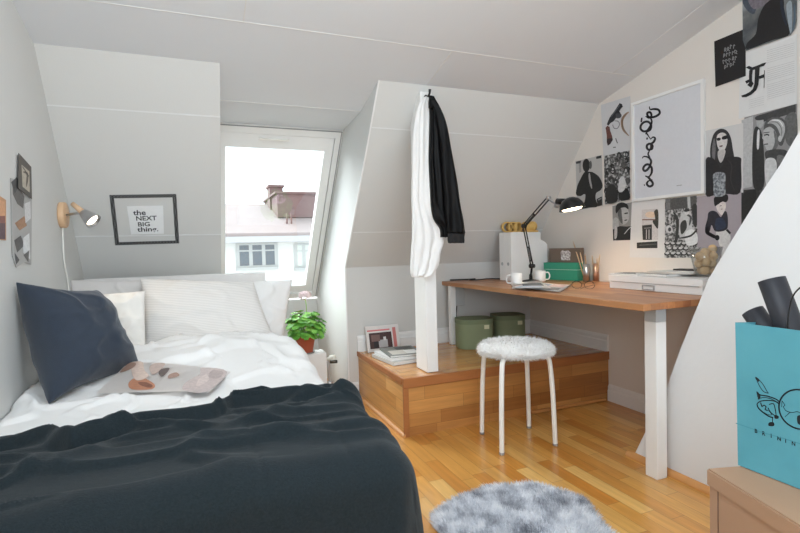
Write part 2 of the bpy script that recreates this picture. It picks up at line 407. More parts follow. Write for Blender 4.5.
# ------------------------------------------------------------------ stool
sc = V((1.48, 2.115, 0)); st = thing('stool', 'round stool with white metal legs and fluffy white seat in front of the desk', 'stool', sc)
feet = [(1.365, 2.266), (1.312, 2.0), (1.638, 2.228), (1.606, 1.975)]
for x, y in feet:
    d = V((x - sc.x, y - sc.y, 0)); q = sc + d * .82; bm = BM()
    tube(bm, smooth_line([V((x, y, .004)), V((x, y, .02)), sc + d * .96 + V((0, 0, .25)), sc + d * .90 + V((0, 0, .40)), sc + d * .84 + V((0, 0, .438)), sc + d * .68 + V((0, 0, .452)), sc + d * .1 + V((0, 0, .455))], 5), .012, 10)
    l = put('leg', bm, M_metalw, st)
    bm = BM(); lathe(bm, [(0, 0), (.0125, 0), (.0125, .012), (0, .012)], 12, (x, y, 0)); put('foot_cap', bm, mat('grey_rubber', (150, 148, 145), .7), l)
bm = BM(); lathe(bm, [(0, .462), (.155, .462), (.165, .468), (.165, .478), (.15, .484), (0, .484)], 32, sc); put('seat', bm, M_metalw, st)
def fur(bm, base_pts, length, w, spread, droop, mi=0, jit=.4):
    for p, n in base_pts:
        n = (V(n) + V((random.gauss(0, spread), random.gauss(0, spread), random.gauss(0, spread * .5)))).normalized()
        L = length * random.uniform(1 - jit, 1 + jit); s = n.cross(V((random.random() - .5, random.random() - .5, random.random() - .5))).normalized() * w
        m = p + n * L * .55; e = p + n * L + V((n.x * droop * .5, n.y * droop * .5, -droop * random.random()))
        a = bm.verts.new(p - s); b = bm.verts.new(p + s); c = bm.verts.new(m + s * .7); d = bm.verts.new(m - s * .7); t = bm.verts.new(e)
        for f in (bm.faces.new((a, b, c, d)), bm.faces.new((d, c, t))): f.material_index = mi; f.smooth = True
def furmat(name, stops, sc_=14):
    t = NT(name); f = t.noise(sc_, 4); f2 = t.noise(sc_ * 9, 2)
    f = t.math('ADD', t.math('MULTIPLY', f, .75), t.math('MULTIPLY', f2, .25))
    t.l(t.ramp(f, stops), t.b.inputs['Base Color']); t.b.inputs['Roughness'].default_value = .9; return t.m
M_wool = furmat('white_wool', [(.2, (232, 229, 226)), (.6, (250, 249, 247))])
bm = BM(); R0 = .178
def cush(u, v):
    a = 2 * PI * u; r = R0 * (1 + .02 * math.sin(7 * a))
    prf = [(0, .500), (.5, .502), (.85, .499), (1, .487), (1.03, .470), (.97, .458), (.9, .454)]
    k = v * (len(prf) - 1); i = min(int(k), len(prf) - 2); f = k - i; rr = (prf[i][0] * (1 - f) + prf[i + 1][0] * f) * r; z = prf[i][1] * (1 - f) + prf[i + 1][1] * f
    return sc + V((rr * math.cos(a), rr * math.sin(a), z))
grid(bm, 40, 12, cush, uwrap=True)
pts = []
for i in range(9000):
    u, v = random.random(), math.sqrt(random.random()); p = cush(u, v); q = cush(u, max(v - .03, 0)); a = 2 * PI * u
    if v < .5: n = V((0, 0, 1))
    else:
        k = (v - .5) * 2; n = V((math.cos(a) * k * 1.4, math.sin(a) * k * 1.4, 1 - 1.25 * k))
    pts.append((p, n))
fur(bm, pts, .018, .0011, .45, .008)
o = put('fluffy_cover', bm, M_wool, st)

# ------------------------------------------------------------------ rug
ro = smooth_loop([V((*q, 0)) for q in ((.755, 1.60), (.80, 1.655), (.90, 1.70), (.98, 1.705), (1.07, 1.735), (1.15, 1.70), (1.25, 1.67), (1.30, 1.58), (1.335, 1.50), (1.315, 1.42), (1.27, 1.31), (1.25, 1.18), (1.13, 1.04), (.98, .98), (.86, 1.06), (.80, 1.2), (.775, 1.38), (.74, 1.50))], 5)
rc = V((1.05, 1.38, 0))
def rugp(u, v):
    k = u * len(ro); i = int(k) % len(ro); f = k - int(k); b = ro[i].lerp(ro[(i + 1) % len(ro)], f)
    p = rc.lerp(b, v); p.z = .004 + .014 * (1 - v ** 6) + .006 * fnoise(p.x, p.y, 0, 9) * (1 - v ** 6) + .003; return p
M_fur = furmat('grey_sheepskin', [(.32, (128, 130, 142)), (.42, (182, 184, 192)), (.52, (222, 224, 230)), (.66, (250, 250, 252))], 16)
bm = BM(); vs = grid(bm, 90, 14, rugp, uwrap=True)
pts = []
for i in range(34000):
    u, v = random.random(), math.sqrt(random.random()); p = rugp(u, v); d = (p - rc); d.z = 0
    dn = d.normalized() if d.length > 1e-6 else V((0, 0, 0))
    pts.append((p, V((0, 0, 1)) + dn * (.25 + 1.0 * max(0, v - .85) / .15) + V((fnoise(p.x, p.y, 3, 7), fnoise(p.x, p.y, 8, 7), 0)) * .9))
fur(bm, pts, .024, .0011, .30, .003)
for v_ in bm.verts:
    if v_.co.z < .002: v_.co.z = .002
o = put('sheepskin_rug', bm, M_fur, base=(1.05, 1.38, 0)); tag(o, 'grey fluffy sheepskin rug lying on the wooden floor', 'rug')

# ------------------------------------------------------------------ bed
BX0, BX1, BY0, BY1 = -.55, .42, 1.16, 2.95
bd = thing('bed', 'single bed with white mattress and pale headboard along the left wall', 'bed', ((BX0 + BX1) / 2, 2.0, 0))
bm = BM(); box(bm, (BX0 + .01, BY0 + .01, .10), (BX1 - .01, BY1, .30), .01); put('bed_base', bm, mat('pale_bed_base', (226, 222, 218), .8), bd)
bm = BM(); box(bm, (BX0, BY0, .30), (BX1, BY1, .49), .035); put('mattress', bm, M_sheet, bd, smooth=True)
for x in (BX0 + .06, BX1 - .06):
    for y in (BY0 + .08, BY1 - .08):
        bm = BM(); lathe(bm, [(0, 0), (.02, 0), (.028, .1), (0, .1)], 14, (x, y, 0)); put('leg', bm, M_trimwood, bd)
bm = BM(); hz = .878
grid(bm, 40, 12, lambda u, v: V((-.565 + u * .93, 2.985 - .022 * (1 - (2 * u - 1) ** 8) ** .5 * (1 - (2 * v - 1) ** 8) ** .5 + .003 * fnoise(u * 6, v * 3), .25 + v * (hz - .25 - .012 * u))))
box(bm, (-.567, 2.985, .25), (.367, 3.03, hz), .006)
put('headboard', bm, mat('pale_linen', (224, 220, 217), .9, var=.05, bump=.2, bscale=200), bd)

# duvet (white) : height field with rounded right side
ET = .025
def dprof(d, r):            # distance past an edge -> (out, drop)
    if d <= 0: return d, 0
    a = d / r
    if a < PI / 2: return r * math.sin(a), r * (1 - math.cos(a))
    return r, r + (d - r * PI / 2)
edge_px = [(0, 433), (20, 428), (50, 426), (75, 431), (100, 424), (140, 413), (180, 407), (215, 400), (232, 391), (260, 388), (300, 387), (325, 382), (340, 384)]
edge = sorted([(onZ(x, y, .565).x, onZ(x, y, .565).y) for x, y in edge_px])
def edgeY(x):
    if x <= edge[0][0]: return edge[0][1]
    for (a, b), (c, d) in zip(edge, edge[1:]):
        if x <= c: return b + (d - b) * (x - a) / (c - a)
    return edge[-1][1]
def dz(x, y):
    z = .505
    k = max(0, min(1, (y - 1.75) / .6)); k = k * k * (3 - 2 * k)
    z += .085 * k * (1 - .45 * max(0, min(1, (-x - .08) / .3)))
    k2 = max(0, min(1, (y - 2.45) / .3)); z -= .05 * k2 * k2
    z += .020 * fnoise(x * 2.2, y * 1.6, 2.1) + .012 * k * fnoise(x * 5, y * 3.2, 4.7)
    w = abs(fnoise(x * 3 + y * 1.2, y * 4.5 - x, 7.7)); z += .028 * max(0, .14 - w) / .14 * (.25 + .75 * k)
    w = abs(fnoise(x * 5 - y * 2, y * 6 + x, 17.7)); z += .016 * max(0, .10 - w) / .10
    z -= .055 * max(0, min(1, (x - .12) / .3)) ** 1.5 * max(0, min(1, (y - 1.7) / .4))
    return max(z, .504)
def duv(u, v):
    y = 1.42 + v * 1.33; s = -.572 + u * 1.357; x, dr = s, 0
    e = .375
    if s > e:
        o_, dr = dprof(s - e, .09); x = e + o_
    x += .012 * fnoise(y * 3, s * 2, 5) * (dr > .1)
    if s > e + .14: dr = min(dr, .42)
    le = max(0, (-s - .53) / .042); z = dz(min(s, e), y) - dr - .02 * le * le
    if dr <= 0.001: z = max(z, .503)
    return V((x, y, z))
bm = BM(); grid(bm, 130, 130, duv); bmesh.ops.reverse_faces(bm, faces=bm.faces[:])
o = put('duvet', bm, M_sheet, base=(0, 2.1, .5), smooth=True, flat=True); tag(o, 'rumpled white duvet spread over the bed between the pillows and the dark blanket', 'duvet'); solid(o, .004)

# dark blanket
def bz(x, y, u):
    z = .530 + .010 * fnoise(x * 2, y * 2, 1) 
    rw = .030 + .012 * fnoise(x * 3, 0, 5)                         # rolled fold at upper edge
    amp = .030 + .020 * fnoise(x * 2.3, 3, 3)
    z += .016 * math.exp(-((u - .14) / .035) ** 2) * (.5 + fnoise(x * 2, 9, 1))
    w = (y - 1.28) + .20 * x - .05 * math.sin(4 * x); z += .016 * math.exp(-(w / .045) ** 2)
    w = (y - 1.50) + .05 * math.sin(5 * x + 1) - .25 * x; z += .012 * math.exp(-(w / .022) ** 2) * max(0, min(1, (.2 - x) * 4))
    w = (y - 1.43) - .40 * (x - .2); z += .015 * math.exp(-(w / .03) ** 2) * max(0, min(1, (x + .05) * 5))
    w = (y - 1.60) + .5 * (x - .25); z += .014 * math.exp(-(w / .02) ** 2) * max(0, min(1, (x - .05) * 5))
    w = abs(fnoise(x * 2.2, y * 5, 11)); z += .014 * max(0, .12 - w) / .12
    w = abs(fnoise(x * 1.6 + y, y * 8, 31)); z += .012 * max(0, .10 - w) / .10
    z -= .004 * math.exp(-((x - .10 + .05 * (y - 1.4)) / .006) ** 2) + .003 * math.exp(-((x - .30 + .05 * (y - 1.4)) / .007) ** 2)
    return z
def blk(u, v):
    s = -.570 + u * 1.442; ex = .385; ey = 1.14
    yt = edgeY(min(s, .45)); L = yt - ey + .50; R = .017 + .016 * fnoise(s * 2.6, 4, 2); TLn = .06 + .05 * fnoise(s * 3.1, 9, 6); N0 = .14; hz_ = None
    if v < N0:                                                            # rolled-over upper edge
        th = -PI / 2 + PI * v / N0; u_ = R - R * math.cos(th) * 1.25; hz_ = R + R * math.sin(th)
    elif v < .26:
        q_ = (v - N0) / .12; u_ = R + q_ * TLn; hz_ = R * (1 + math.cos(PI * q_)) - .004 * math.sin(PI * q_)
    else: u_ = R + TLn + (v - .26) / .74 * (L - R - TLn)
    t = yt - u_
    a = max(0, s - ex); b = max(0, ey - t)
    x, y = min(s, ex), max(t, ey); z = max(bz(x, y, u_), dz(x, y) + .012) + (hz_ or 0)
    if a > 0 or b > 0:
        d = (a ** 2.4 + b ** 2.4) ** (1 / 2.4); o_, dr = dprof(d, .085)
        n = math.hypot(a, b); ux, uy = a / n, -b / n
        q = min(1, dr / .3)
        ang = math.atan2(b, a)
        per = (s * 13 if b > a else t * 13)
        rip = .010 * q * (math.sin(per * 1.3 + 1) + .6 * math.sin(per * 2.3 + 2)) + .022 * q * math.sin(ang * 2) * (a > 0 and b > 0)
        x += ux * (o_ + rip + .02 * q); y += uy * (o_ + rip + .02 * q); z -= dr
        z = max(z, .03)
    return V((x, y, z))
bm = BM(); grid(bm, 190, 190, blk); bmesh.ops.reverse_faces(bm, faces=bm.faces[:])
M_blk = mat('charcoal_wool', (33, 41, 45), .95, var=.5, scale=190, bump=.6, bscale=420, Specular_IOR_Level=.15, Sheen_Weight=.13, Sheen_Roughness=.4)
o = put('blanket', bm, M_blk, base=(0, 1.4, .52), smooth=True, flat=True); tag(o, 'dark charcoal wool blanket draped over the foot of the bed', 'blanket'); solid(o, .008)

def pillow(name, cor, th, m, label, cat, group=None, seed=0, wr=.010, nrm=None, pin=.06, grow=1.06):
    TL, TR, BR, BL = (V(c) for c in cor); c = (TL + TR + BR + BL) / 4
    n = (TR - TL).cross(BL - TL).normalized()
    if n.y > 0: n = -n
    def fn(side):
        def g(u, v):
            a, b = 2 * u - 1, 2 * v - 1
            q = ((1 - abs(a) ** 2.6) * (1 - abs(b) ** 2.6)) ** .55
            aa = a * grow * (1 - pin * (1 - b * b) * 1) ; bb = b * grow * (1 - pin * (1 - a * a))
            uu, vv = (aa + 1) / 2, (bb + 1) / 2
            p = TL.lerp(TR, uu).lerp(BL.lerp(BR, uu), vv)
            ed = min(1, (1 - max(abs(a), abs(b))) * 5)
            w = abs(fnoise(u * 3.1, v * 4.3, seed + side)); ww = wr * max(0, .15 - w) / .15 * ed + wr * .9 * fnoise(u * 4, v * 4, seed + 3) * ed
            return p + n * (side * th / 2 * q + ww * side)
        return g
    bm = BM(); A = grid(bm, 40, 32, fn(1)); B = grid(bm, 40, 32, fn(-1))
    bmesh.ops.remove_doubles(bm, verts=bm.verts[:], dist=.0004); bmesh.ops.recalc_face_normals(bm, faces=bm.faces[:])
    o = put(name, bm, m, base=tuple(c), smooth=True); tag(o, label, cat, group); subsurf(o, 1); return o
M_navy = mat('dark_blue_linen', (40, 50, 64), .85, var=.12, scale=60, bump=.3, bscale=300, Sheen_Weight=.2)
TL = onX(18, 284, -.562); BL = onZ(50, 402, .53); BR = onZ(139, 372, .535); TR = onY(96, 291, 2.27)
pillow('cushion', (TL, TR, BR, BL), .25, M_navy, 'dark blue square cushion leaning against the left wall', 'cushion', seed=3, wr=.010, pin=.15, grow=1.06)
t = NT('ribbed_cotton'); wv = t.n('ShaderNodeTexWave'); wv.inputs['Scale'].default_value = 40; wv.inputs['Distortion'].default_value = 1.2; wv.bands_direction = 'Z'; t.l(t.tc.outputs['Object'], wv.inputs[0])
t.l(t.mix(wv.outputs[1], lin((220, 216, 212)), lin((236, 232, 228))), t.b.inputs['Base Color']); t.b.inputs['Roughness'].default_value = .9; t.bump(wv.outputs[1], .15, .003); M_rib = t.m
pillow('pillow', (onY(72, 281, 2.90), onY(150, 281, 2.90), onY(150, 340, 2.84), onY(74, 340, 2.84)), .09, mat('oatmeal_cotton', (214, 209, 206), .9, bump=.2, bscale=200), 'pale grey pillow at the headboard in the left corner behind the white one', 'pillow', 'pillows', seed=5, pin=.03)
pillow('pillow', (onY(226, 283, 2.90), onY(291, 281, 2.90), onY(281, 345, 2.82), onY(220, 345, 2.82)), .11, M_sheet, 'white pillow beside the window, poking out right of the ribbed pillow', 'pillow', 'pillows', seed=8, pin=.02)
pillow('pillow', (onY(143, 280, 2.80), onY(252, 283, 2.80), onY(276, 347, 2.66), onY(146, 350, 2.66)), .19, M_rib, 'large ribbed light grey pillow in the middle of the bed head', 'pillow', 'pillows', seed=12, wr=.012, pin=.03)
pillow('pillow', (onY(93, 296, 2.62), onY(144, 292, 2.64), onY(145, 352, 2.52), onY(92, 352, 2.5)), .10, mat('cream_cotton', (240, 236, 230), .9, bump=.2, bscale=200), 'plain cream white pillow behind the dark cushion', 'pillow', 'pillows', seed=15, pin=.03)

# ------------------------------------------------------------------ magazine open on the bed
def img(bm, pl, pts, mi, smooth=True, n=4):
    L = smooth_loop([V((*p, 0)) for p in pts], n) if smooth else [V((*p, 0)) for p in pts]
    q = [pl(p.x, p.y) for p in L]; f = bm.faces.new([bm.verts.new(c) for c in q]); f.material_index = mi; return f
def bil(c, u, v): return V(c[0]).lerp(V(c[1]), u).lerp(V(c[3]).lerp(V(c[2]), u), v)
mags = thing('magazine', 'open fashion magazine with pale photographs lying on the white duvet', 'magazine', (-.12, 1.95, .53))
def mz(x, y): return dz(x, y) + .006
def page(c0, c1, c2, c3, bulge, name, cols):
    def P(u, v, e=0):
        p = bil([(*c0, 0), (*c1, 0), (*c2, 0), (*c3, 0)], u, v); q = sum(max(dz(c[0] + a, c[1] + b) for a in (-.09, -.045, 0, .045, .09) for b in (-.09, -.045, 0, .045, .09)) * w for c, w in ((c0, (1 - u) * (1 - v)), (c1, u * (1 - v)), (c2, u * v), (c3, (1 - u) * v)))
        return V((p.x, p.y, q + .005 + (bulge + .002) * math.sin(PI * min(1, max(0, v))) * .5 + e))
    bm = BM(); grid(bm, 20, 14, P)
    bmesh.ops.solidify(bm, geom=bm.faces[:], thickness=.004)
    for k, (col, pts) in enumerate(cols):
        pr = smooth_loop([V((*q, 0)) for q in pts], 4); cen = sum(pr, V((0, 0, 0))) / len(pr)
        cv = bm.verts.new(P(cen.x, cen.y, .0015 + k * .0005)); rg = []
        for kk in (.5, 1): rg.append([bm.verts.new(P(*(cen.lerp(q, kk)).xy, .0015 + k * .0005)) for q in pr])
        for i in range(len(pr)):
            j = (i + 1) % len(pr); f = bm.faces.new((cv, rg[0][i], rg[0][j])); f.material_index = k + 1
            f = bm.faces.new((rg[0][i], rg[1][i], rg[1][j], rg[0][j])); f.material_index = k + 1
    put(name, bm, [ink((236, 230, 226))] + [pink(c) for c, _ in cols], mags)
    for p_ in C.objects[-1].data.polygons: p_.use_smooth = False
A = onZ(96, 397, .53).xy; B = onZ(130, 373, .55).xy; Cc = onZ(176, 373, .56).xy; D = onZ(152, 395, .53).xy; E_ = onZ(231, 374, .55).xy; G = onZ(209, 393, .53).xy
page(A, B, Cc, D, .0, 'page', [((176, 120, 92), [(.08, .95), (.08, .6), (.3, .42), (.5, .5), (.38, .75), (.22, .95)]), ((120, 70, 52), [(.12, .9), (.2, .7), (.3, .6), (.3, .75), (.2, .92)]), ((206, 184, 172), [(.35, .55), (.6, .3), (.95, .1), (.98, .3), (.7, .5), (.5, .7)]), ((150, 120, 106), [(.6, .06), (.8, .03), (.95, .05), (.92, .2), (.75, .22)]), ((92, 80, 78), [(.5, .97), (.6, .84), (.75, .82), (.8, .97)]), ((188, 168, 160), [(.55, .75), (.8, .55), (.95, .6), (.95, .8), (.7, .82)])])
page(D, Cc, E_, G, .004, 'page', [((190, 174, 170), [(.03, .95), (.03, .55), (.3, .45), (.7, .55), (.96, .5), (.96, .95)]), ((166, 134, 120), [(.45, .1), (.58, .05), (.68, .14), (.56, .24)]), ((206, 190, 184), [(.2, .7), (.5, .62), (.7, .68), (.45, .8)]), ((172, 156, 152), [(.6, .75), (.9, .7), (.9, .9), (.6, .92)])])

# ------------------------------------------------------------------ prints on the walls
def poly_poster(name, X, side, corners, shapes, label, sheet=(210, 208, 206), cat='poster', group=None, tr=None, e=.001, bw=.0012, extra=None, flatall=False):
    """side -1: right wall (sheet faces -X); +1: left wall"""
    tr = tr or (lambda x, y: (x, y)); base = X + side * e
    pl = lambda d: (lambda x, y: onX(*tr(x, y), X + side * (e + d)))
    bm = BM(); pc = [onX(x, y, base) for x, y in corners]
    prism(bm, pc, (side * bw, 0, 0))
    ms = [ink(sheet) if not isinstance(sheet, bpy.types.Material) else sheet]
    for k, s in enumerate(shapes):
        c, pts = s[0], s[1]; kind = s[2] if len(s) > 2 else 'poly'
        if flatall and kind == 'poly': kind = 'flat'
        m = (ink(c) if cat == 'none' or kind in ('stroke', 'brush') else pink(c)) if not isinstance(c, bpy.types.Material) else c
        if m not in ms: ms.append(m)
        mi = ms.index(m); d = bw + .00015 + k * .00012; P = pl(d)
        if kind == 'poly': img(bm, P, pts, mi)
        elif kind == 'flat': img(bm, P, pts, mi, False)
        elif kind == 'ell':
            cx, cy, rx, ry = pts; img(bm, P, [(cx + rx * math.cos(a), cy + ry * math.sin(a)) for a in [k_ * PI / 5 for k_ in range(10)]], mi, True, 3)
        else:                                  # stroke of width s[3]
            L = smooth_line([V((*p, 0)) for p in pts], 5); w = s[3]
            for i in range(len(L) - 1):
                dd = (L[i + 1] - L[i]); 
                if dd.length < 1e-6: continue
                dd.normalize(); nn = V((-dd.y, dd.x, 0))
                def wid(j):
                    t_ = j / (len(L) - 1); return w / 2 * (min(1, .35 + 3 * min(t_, 1 - t_)) if kind == 'brush' else 1)
                a_, b_ = wid(i), wid(i + 1)
                q = [L[i] + nn * a_ - dd * .1 * w, L[i + 1] + nn * b_ + dd * .1 * w, L[i + 1] - nn * b_ + dd * .1 * w, L[i] - nn * a_ - dd * .1 * w]
                f = bm.faces.new([bm.verts.new(P(p.x, p.y)) for p in q]); f.material_index = mi
    if extra: extra(bm, pl, ms)
    c = sum(pc, V((0, 0, 0))) / len(pc)
    o = put(name, bm, ms, base=tuple(c)); return tag(o, label, cat, group)
def Z(x0, y0, s): return lambda x, y: (x0 + x / s, y0 + y / s)
def U(x0, y0, s, pts): return [((x - x0) * s, (y - y0) * s) for x, y in pts]
def mottled(name, stops, scale, vec=(1, 1, 1), kind='noise'):
    t = NT(name)
    if kind == 'noise': f = t.noise(scale, 5, vec=vec)
    else:
        vo = t.n('ShaderNodeTexVoronoi'); vo.inputs['Scale'].default_value = scale; t.l(t.tc.outputs['Object'], vo.inputs[0]); f = t.math('ADD', t.math('MULTIPLY', vo.outputs[0], .8), t.math('MULTIPLY', t.noise(scale * 2, 3), .4))
    t.l(t.ramp(f, stops), t.b.inputs['Base Color']); t.b.inputs['Roughness'].default_value = .5; return t.m
GR = 'pictures on the right wall'
# revolver
poly_poster('poster', XR, -1, [(601, 105), (630.3, 96), (630.3, 151), (603.5, 156)], [
    ((34, 34, 40), [(188, 100), (206, 108), (212, 128), (200, 140), (186, 162), (198, 184), (186, 202), (172, 196), (160, 215), (140, 240), (118, 252), (102, 272), (90, 262), (100, 236), (112, 210), (125, 190), (145, 165), (165, 135)], 'flat'),
    ((100, 104, 112), [(192, 112), (150, 168), (122, 206)], 'brush', 5),
    ((104, 62, 54), [(95, 272), (112, 282), (116, 310), (130, 350), (136, 380), (118, 410), (98, 425), (90, 400), (90, 350), (84, 310), (80, 288)], 'flat'),
    ((46, 32, 34), [(90, 372), (133, 366), (136, 380), (118, 410), (98, 425), (90, 400)], 'flat'),
    ((120, 120, 124), [(150, 235), (178, 240), (186, 265), (170, 292), (145, 290), (135, 265)], 'stroke', 6),
    ((70, 72, 78), [(160, 180), (200, 185), (196, 210), (165, 215)]),
    ((168, 142, 122), [(256, 168), (225, 195), (205, 240), (216, 300), (256, 348)], 'brush', 18),
    (90, [(158, 368), (165, 390), (172, 405)], 'stroke', 7), (110, [(138, 438), (158, 436)], 'stroke', 8)],
    'print of a revolver with brown grip, topmost left on the right wall', (206, 206, 208), tr=Z(595, 90, 7.625), group=GR)
# man in dark suit
poly_poster('poster', XR, -1, [(575.7, 161.5), (602, 155), (603, 205.5), (577.5, 210.5)], [
    (60, [(48, 96), (90, 86), (88, 108), (50, 114)], 'flat'), (40, [(214, 54), (256, 44), (256, 66), (216, 74)], 'flat'),
    (150, [(72, 110), (90, 110), (92, 180), (76, 190)], 'flat'),
    (32, [(120, 180), (84, 240), (58, 300), (50, 365), (90, 378), (124, 362), (120, 420), (96, 478), (160, 472), (226, 462), (210, 400), (216, 352), (250, 330), (268, 288), (240, 222), (190, 184), (160, 178)]),
    (34, (133, 126, 30, 55), 'ell'), (96, (168, 122, 12, 34), 'ell'), (176, [(158, 190), (163, 245), (178, 315)], 'brush', 16),
    (190, [(56, 384), (90, 384), (116, 368)], 'stroke', 14), (44, [(218, 402), (262, 380), (264, 452), (228, 462)], 'flat'), (150, [(230, 405), (258, 392), (256, 402), (232, 414)], 'flat')],
    'black and white photo of a standing man in a dark suit', (186, 184, 182), tr=Z(570, 150, 8.2), group=GR)
# crowd
rs = random.Random(3); sh = []
for i in range(46):
    x = rs.uniform(606, 628); y = rs.uniform(157, 200) - (x - 604) * .18
    sh.append((rs.choice((26, 34, 50, 80)), (x, y, rs.uniform(1.6, 3.0), rs.uniform(2.0, 3.6)), 'ell')); sh.append((rs.choice((120, 160, 200, 90)), (x + rs.uniform(-1, 1), y + rs.uniform(0, 1.5), rs.uniform(.7, 1.3), rs.uniform(1, 1.9)), 'ell'))
sh.append((40, [(606, 190), (612, 184), (617, 190), (617, 201), (607, 203)])); sh.append((30, [(619, 192), (626, 188), (629, 192), (629, 199), (620, 200)]))
sh.append((205, [(620, 178), (624, 177), (626, 186), (622, 192), (618, 190)]))
poly_poster('poster', XR, -1, [(604, 156), (629.5, 150.5), (630.3, 199.5), (605, 204.5)], sh, 'black and white photo of a crowd of faces', mottled('crowd_print', [(.35, 40), (.5, 110), (.62, 190)], 60), group=GR, e=.0014)
# framed lettering
def lettering(bm, pl, ms): pass
S5 = 4.845
ls = [[(92, 437), (96, 436)], [(132, 410), (112, 418), (106, 432), (118, 443), (132, 438), (134, 425), (124, 412), (116, 402), (108, 396), (98, 392)],
      [(98, 392), (110, 398), (122, 390), (130, 372), (128, 350), (112, 336), (96, 342), (88, 358), (96, 368), (110, 360), (122, 340), (126, 318), (112, 302), (92, 298), (84, 306)],
      [(124, 318), (118, 300), (112, 285), (120, 268)], [(120, 268), (132, 262), (134, 246), (122, 236), (108, 242), (106, 256), (116, 266), (126, 258), (128, 238), (140, 226), (146, 210), (136, 204), (124, 214)],
      [(106, 216), (108, 206)], [(100, 190), (106, 182)], [(124, 214), (112, 196), (104, 180), (122, 168), (126, 146), (112, 130), (92, 132), (78, 146), (76, 164), (90, 176), (108, 172), (122, 152), (130, 128), (120, 110), (100, 104)], [(82, 110), (78, 132)],
      [(100, 104), (116, 112), (128, 100), (122, 84), (108, 88), (112, 104), (130, 108), (152, 102), (168, 88), (162, 72), (140, 68), (122, 70), (118, 56)]]
fr_t = thing('framed_print', 'large white framed print of black handwritten lettering running upwards', 'picture', tuple(onX(667, 150, XR)), GR)
pc = [(630.5, 104), (702.7, 77.9), (704.5, 193.9), (632.3, 201.2)]
def scale4(c, k): cx, cy = sum(x for x, y in c) / 4, sum(y for x, y in c) / 4; return [(cx + (x - cx) * k, cy + (y - cy) * k) for x, y in c]
wq = [onX(x, y, XR - .018) for x, y in pc]; inn = [wq[i].lerp(sum(wq, V()) / 4, .0) for i in range(4)]
cen = sum(wq, V()) / 4
bm = BM(); fw = .016
y0, y1 = (wq[0].y + wq[3].y) / 2, (wq[1].y + wq[2].y) / 2; z0, z1 = (wq[3].z + wq[2].z) / 2, (wq[0].z + wq[1].z) / 2
for a, b in (((y1, z0), (y0, z0 + fw)), ((y1, z1 - fw), (y0, z1)), ((y1, z0 + fw), (y1 + fw, z1 - fw)), ((y0 - fw, z0 + fw), (y0, z1 - fw))):
    box(bm, (XR - .018, a[0], a[1]), (XR - .001, b[0], b[1]))
put('frame', bm, M_white, fr_t)
o = poly_poster('print', XR, -1, [(631, 104.5), (702, 79), (703.8, 193.3), (632.6, 200.6)], [((38, 38, 44), L_, 'brush', 11 if len(L_) > 6 else 8) for L_ in ls] + [(170, [(250, 440), (275, 436)], 'stroke', 4)], '', (216, 217, 222), tr=Z(625, 95, S5), e=.008)
del o['label'], o['category']
for v_ in o.data.vertices: v_.co += V(o['_b']) - V(fr_t['_b'])
o.location = (0, 0, 0); o['_b'] = fr_t['_b']; o.parent = fr_t
# black square
rs = random.Random(5); sh = []
for j, (yy, n_) in enumerate(((212, 4), (238, 5), (265, 5), (288, 4))):
    for i in range(n_):
        x = 82 + i * 13 + (5 if n_ == 4 else 0); y = yy - (x - 110) * .35 + rs.uniform(-3, 3)
        sh.append(((150, 150, 152), [(x, y + 8), (x + rs.uniform(-3, 3), y - 8), (x + 7, y - 4), (x + 4, y + 3), (x + 9, y + 8)][:rs.choice((3, 4, 5))], 'stroke', 3.2))
poly_poster('poster', XR, -1, [(714.3, 41.5), (745.6, 28.5), (745.8, 76), (715.6, 87)], sh, 'black square card with small white lettering high on the right wall', (20, 18, 20), tr=Z(705, 0, 4.44), group=GR, e=.0045)
# top dark photograph
poly_poster('poster', XR, -1, [(742, -45), (797.5, -80), (797, 20), (795.5, 28), (791, 35), (746.5, 50.8), (743, 40)], [
    ((70, 78, 90), [(165, -40), (230, -40), (220, 60), (175, 30)]), ((120, 112, 120), [(195, -10), (275, -30), (280, 10), (230, 40), (205, 30)]),
    ((22, 20, 22), [(236, 85), (262, 25), (300, -10), (330, -60), (350, 0), (352, 60), (376, 150), (300, 178), (190, 218), (188, 190), (225, 150)]),
    ((26, 34, 50), [(335, -40), (350, 30), (364, 110), (352, 100), (335, 40)]), ((150, 160, 168), [(362, 20), (385, 10), (386, 120), (378, 145), (366, 80)], 'poly'), ((80, 96, 110), [(396, 20), (398, 80), (388, 140)], 'brush', 8)],
    'dark photo of a black clothed figure at the top edge of the right wall', mottled('dark_print', [(.3, (60, 66, 72)), (.55, (110, 112, 112)), (.7, (150, 154, 156))], 12), tr=Z(705, 0, 4.44), group=GR, e=.0052)
# F page
tx = [((178, 176, 176), [(275, 225 + k * 9 - 0), (398, 190 + k * 9)], 'stroke', 1.2) for k in range(25) if k not in (7, 8, 16)] + [((186, 184, 184), [(195, 445 + k * 9), (262, 427 + k * 9)], 'stroke', 1.1) for k in range(5)]
Fs = [[(180, 300), (196, 292), (210, 299), (232, 291), (255, 281), (273, 277), (262, 292), (240, 299), (222, 309), (205, 313), (192, 306)],
      [(222, 306), (243, 297), (241, 330), (237, 375), (228, 400), (206, 420), (184, 431), (164, 432), (161, 424), (180, 418), (200, 407), (213, 394), (219, 372), (221, 335)],
      [(196, 312), (213, 309), (209, 335), (209, 360), (216, 371), (205, 389), (187, 378), (196, 368), (195, 340)], [(178, 360), (196, 352), (198, 364), (184, 372)], [(240, 338), (262, 329), (262, 344), (241, 351)]]
poly_poster('poster', XR, -1, [(740.5, 54), (797, 34), (797.2, 103.5), (738.8, 119)], tx + [(ink((24, 24, 26)), L_, 'flat') for L_ in Fs] + [((60, 60, 60), [(264, 312), (262, 390)], 'stroke', 3)], 'white page with a large black blackletter F', (220, 219, 218), tr=Z(705, 0, 4.44), group=GR, e=.003)
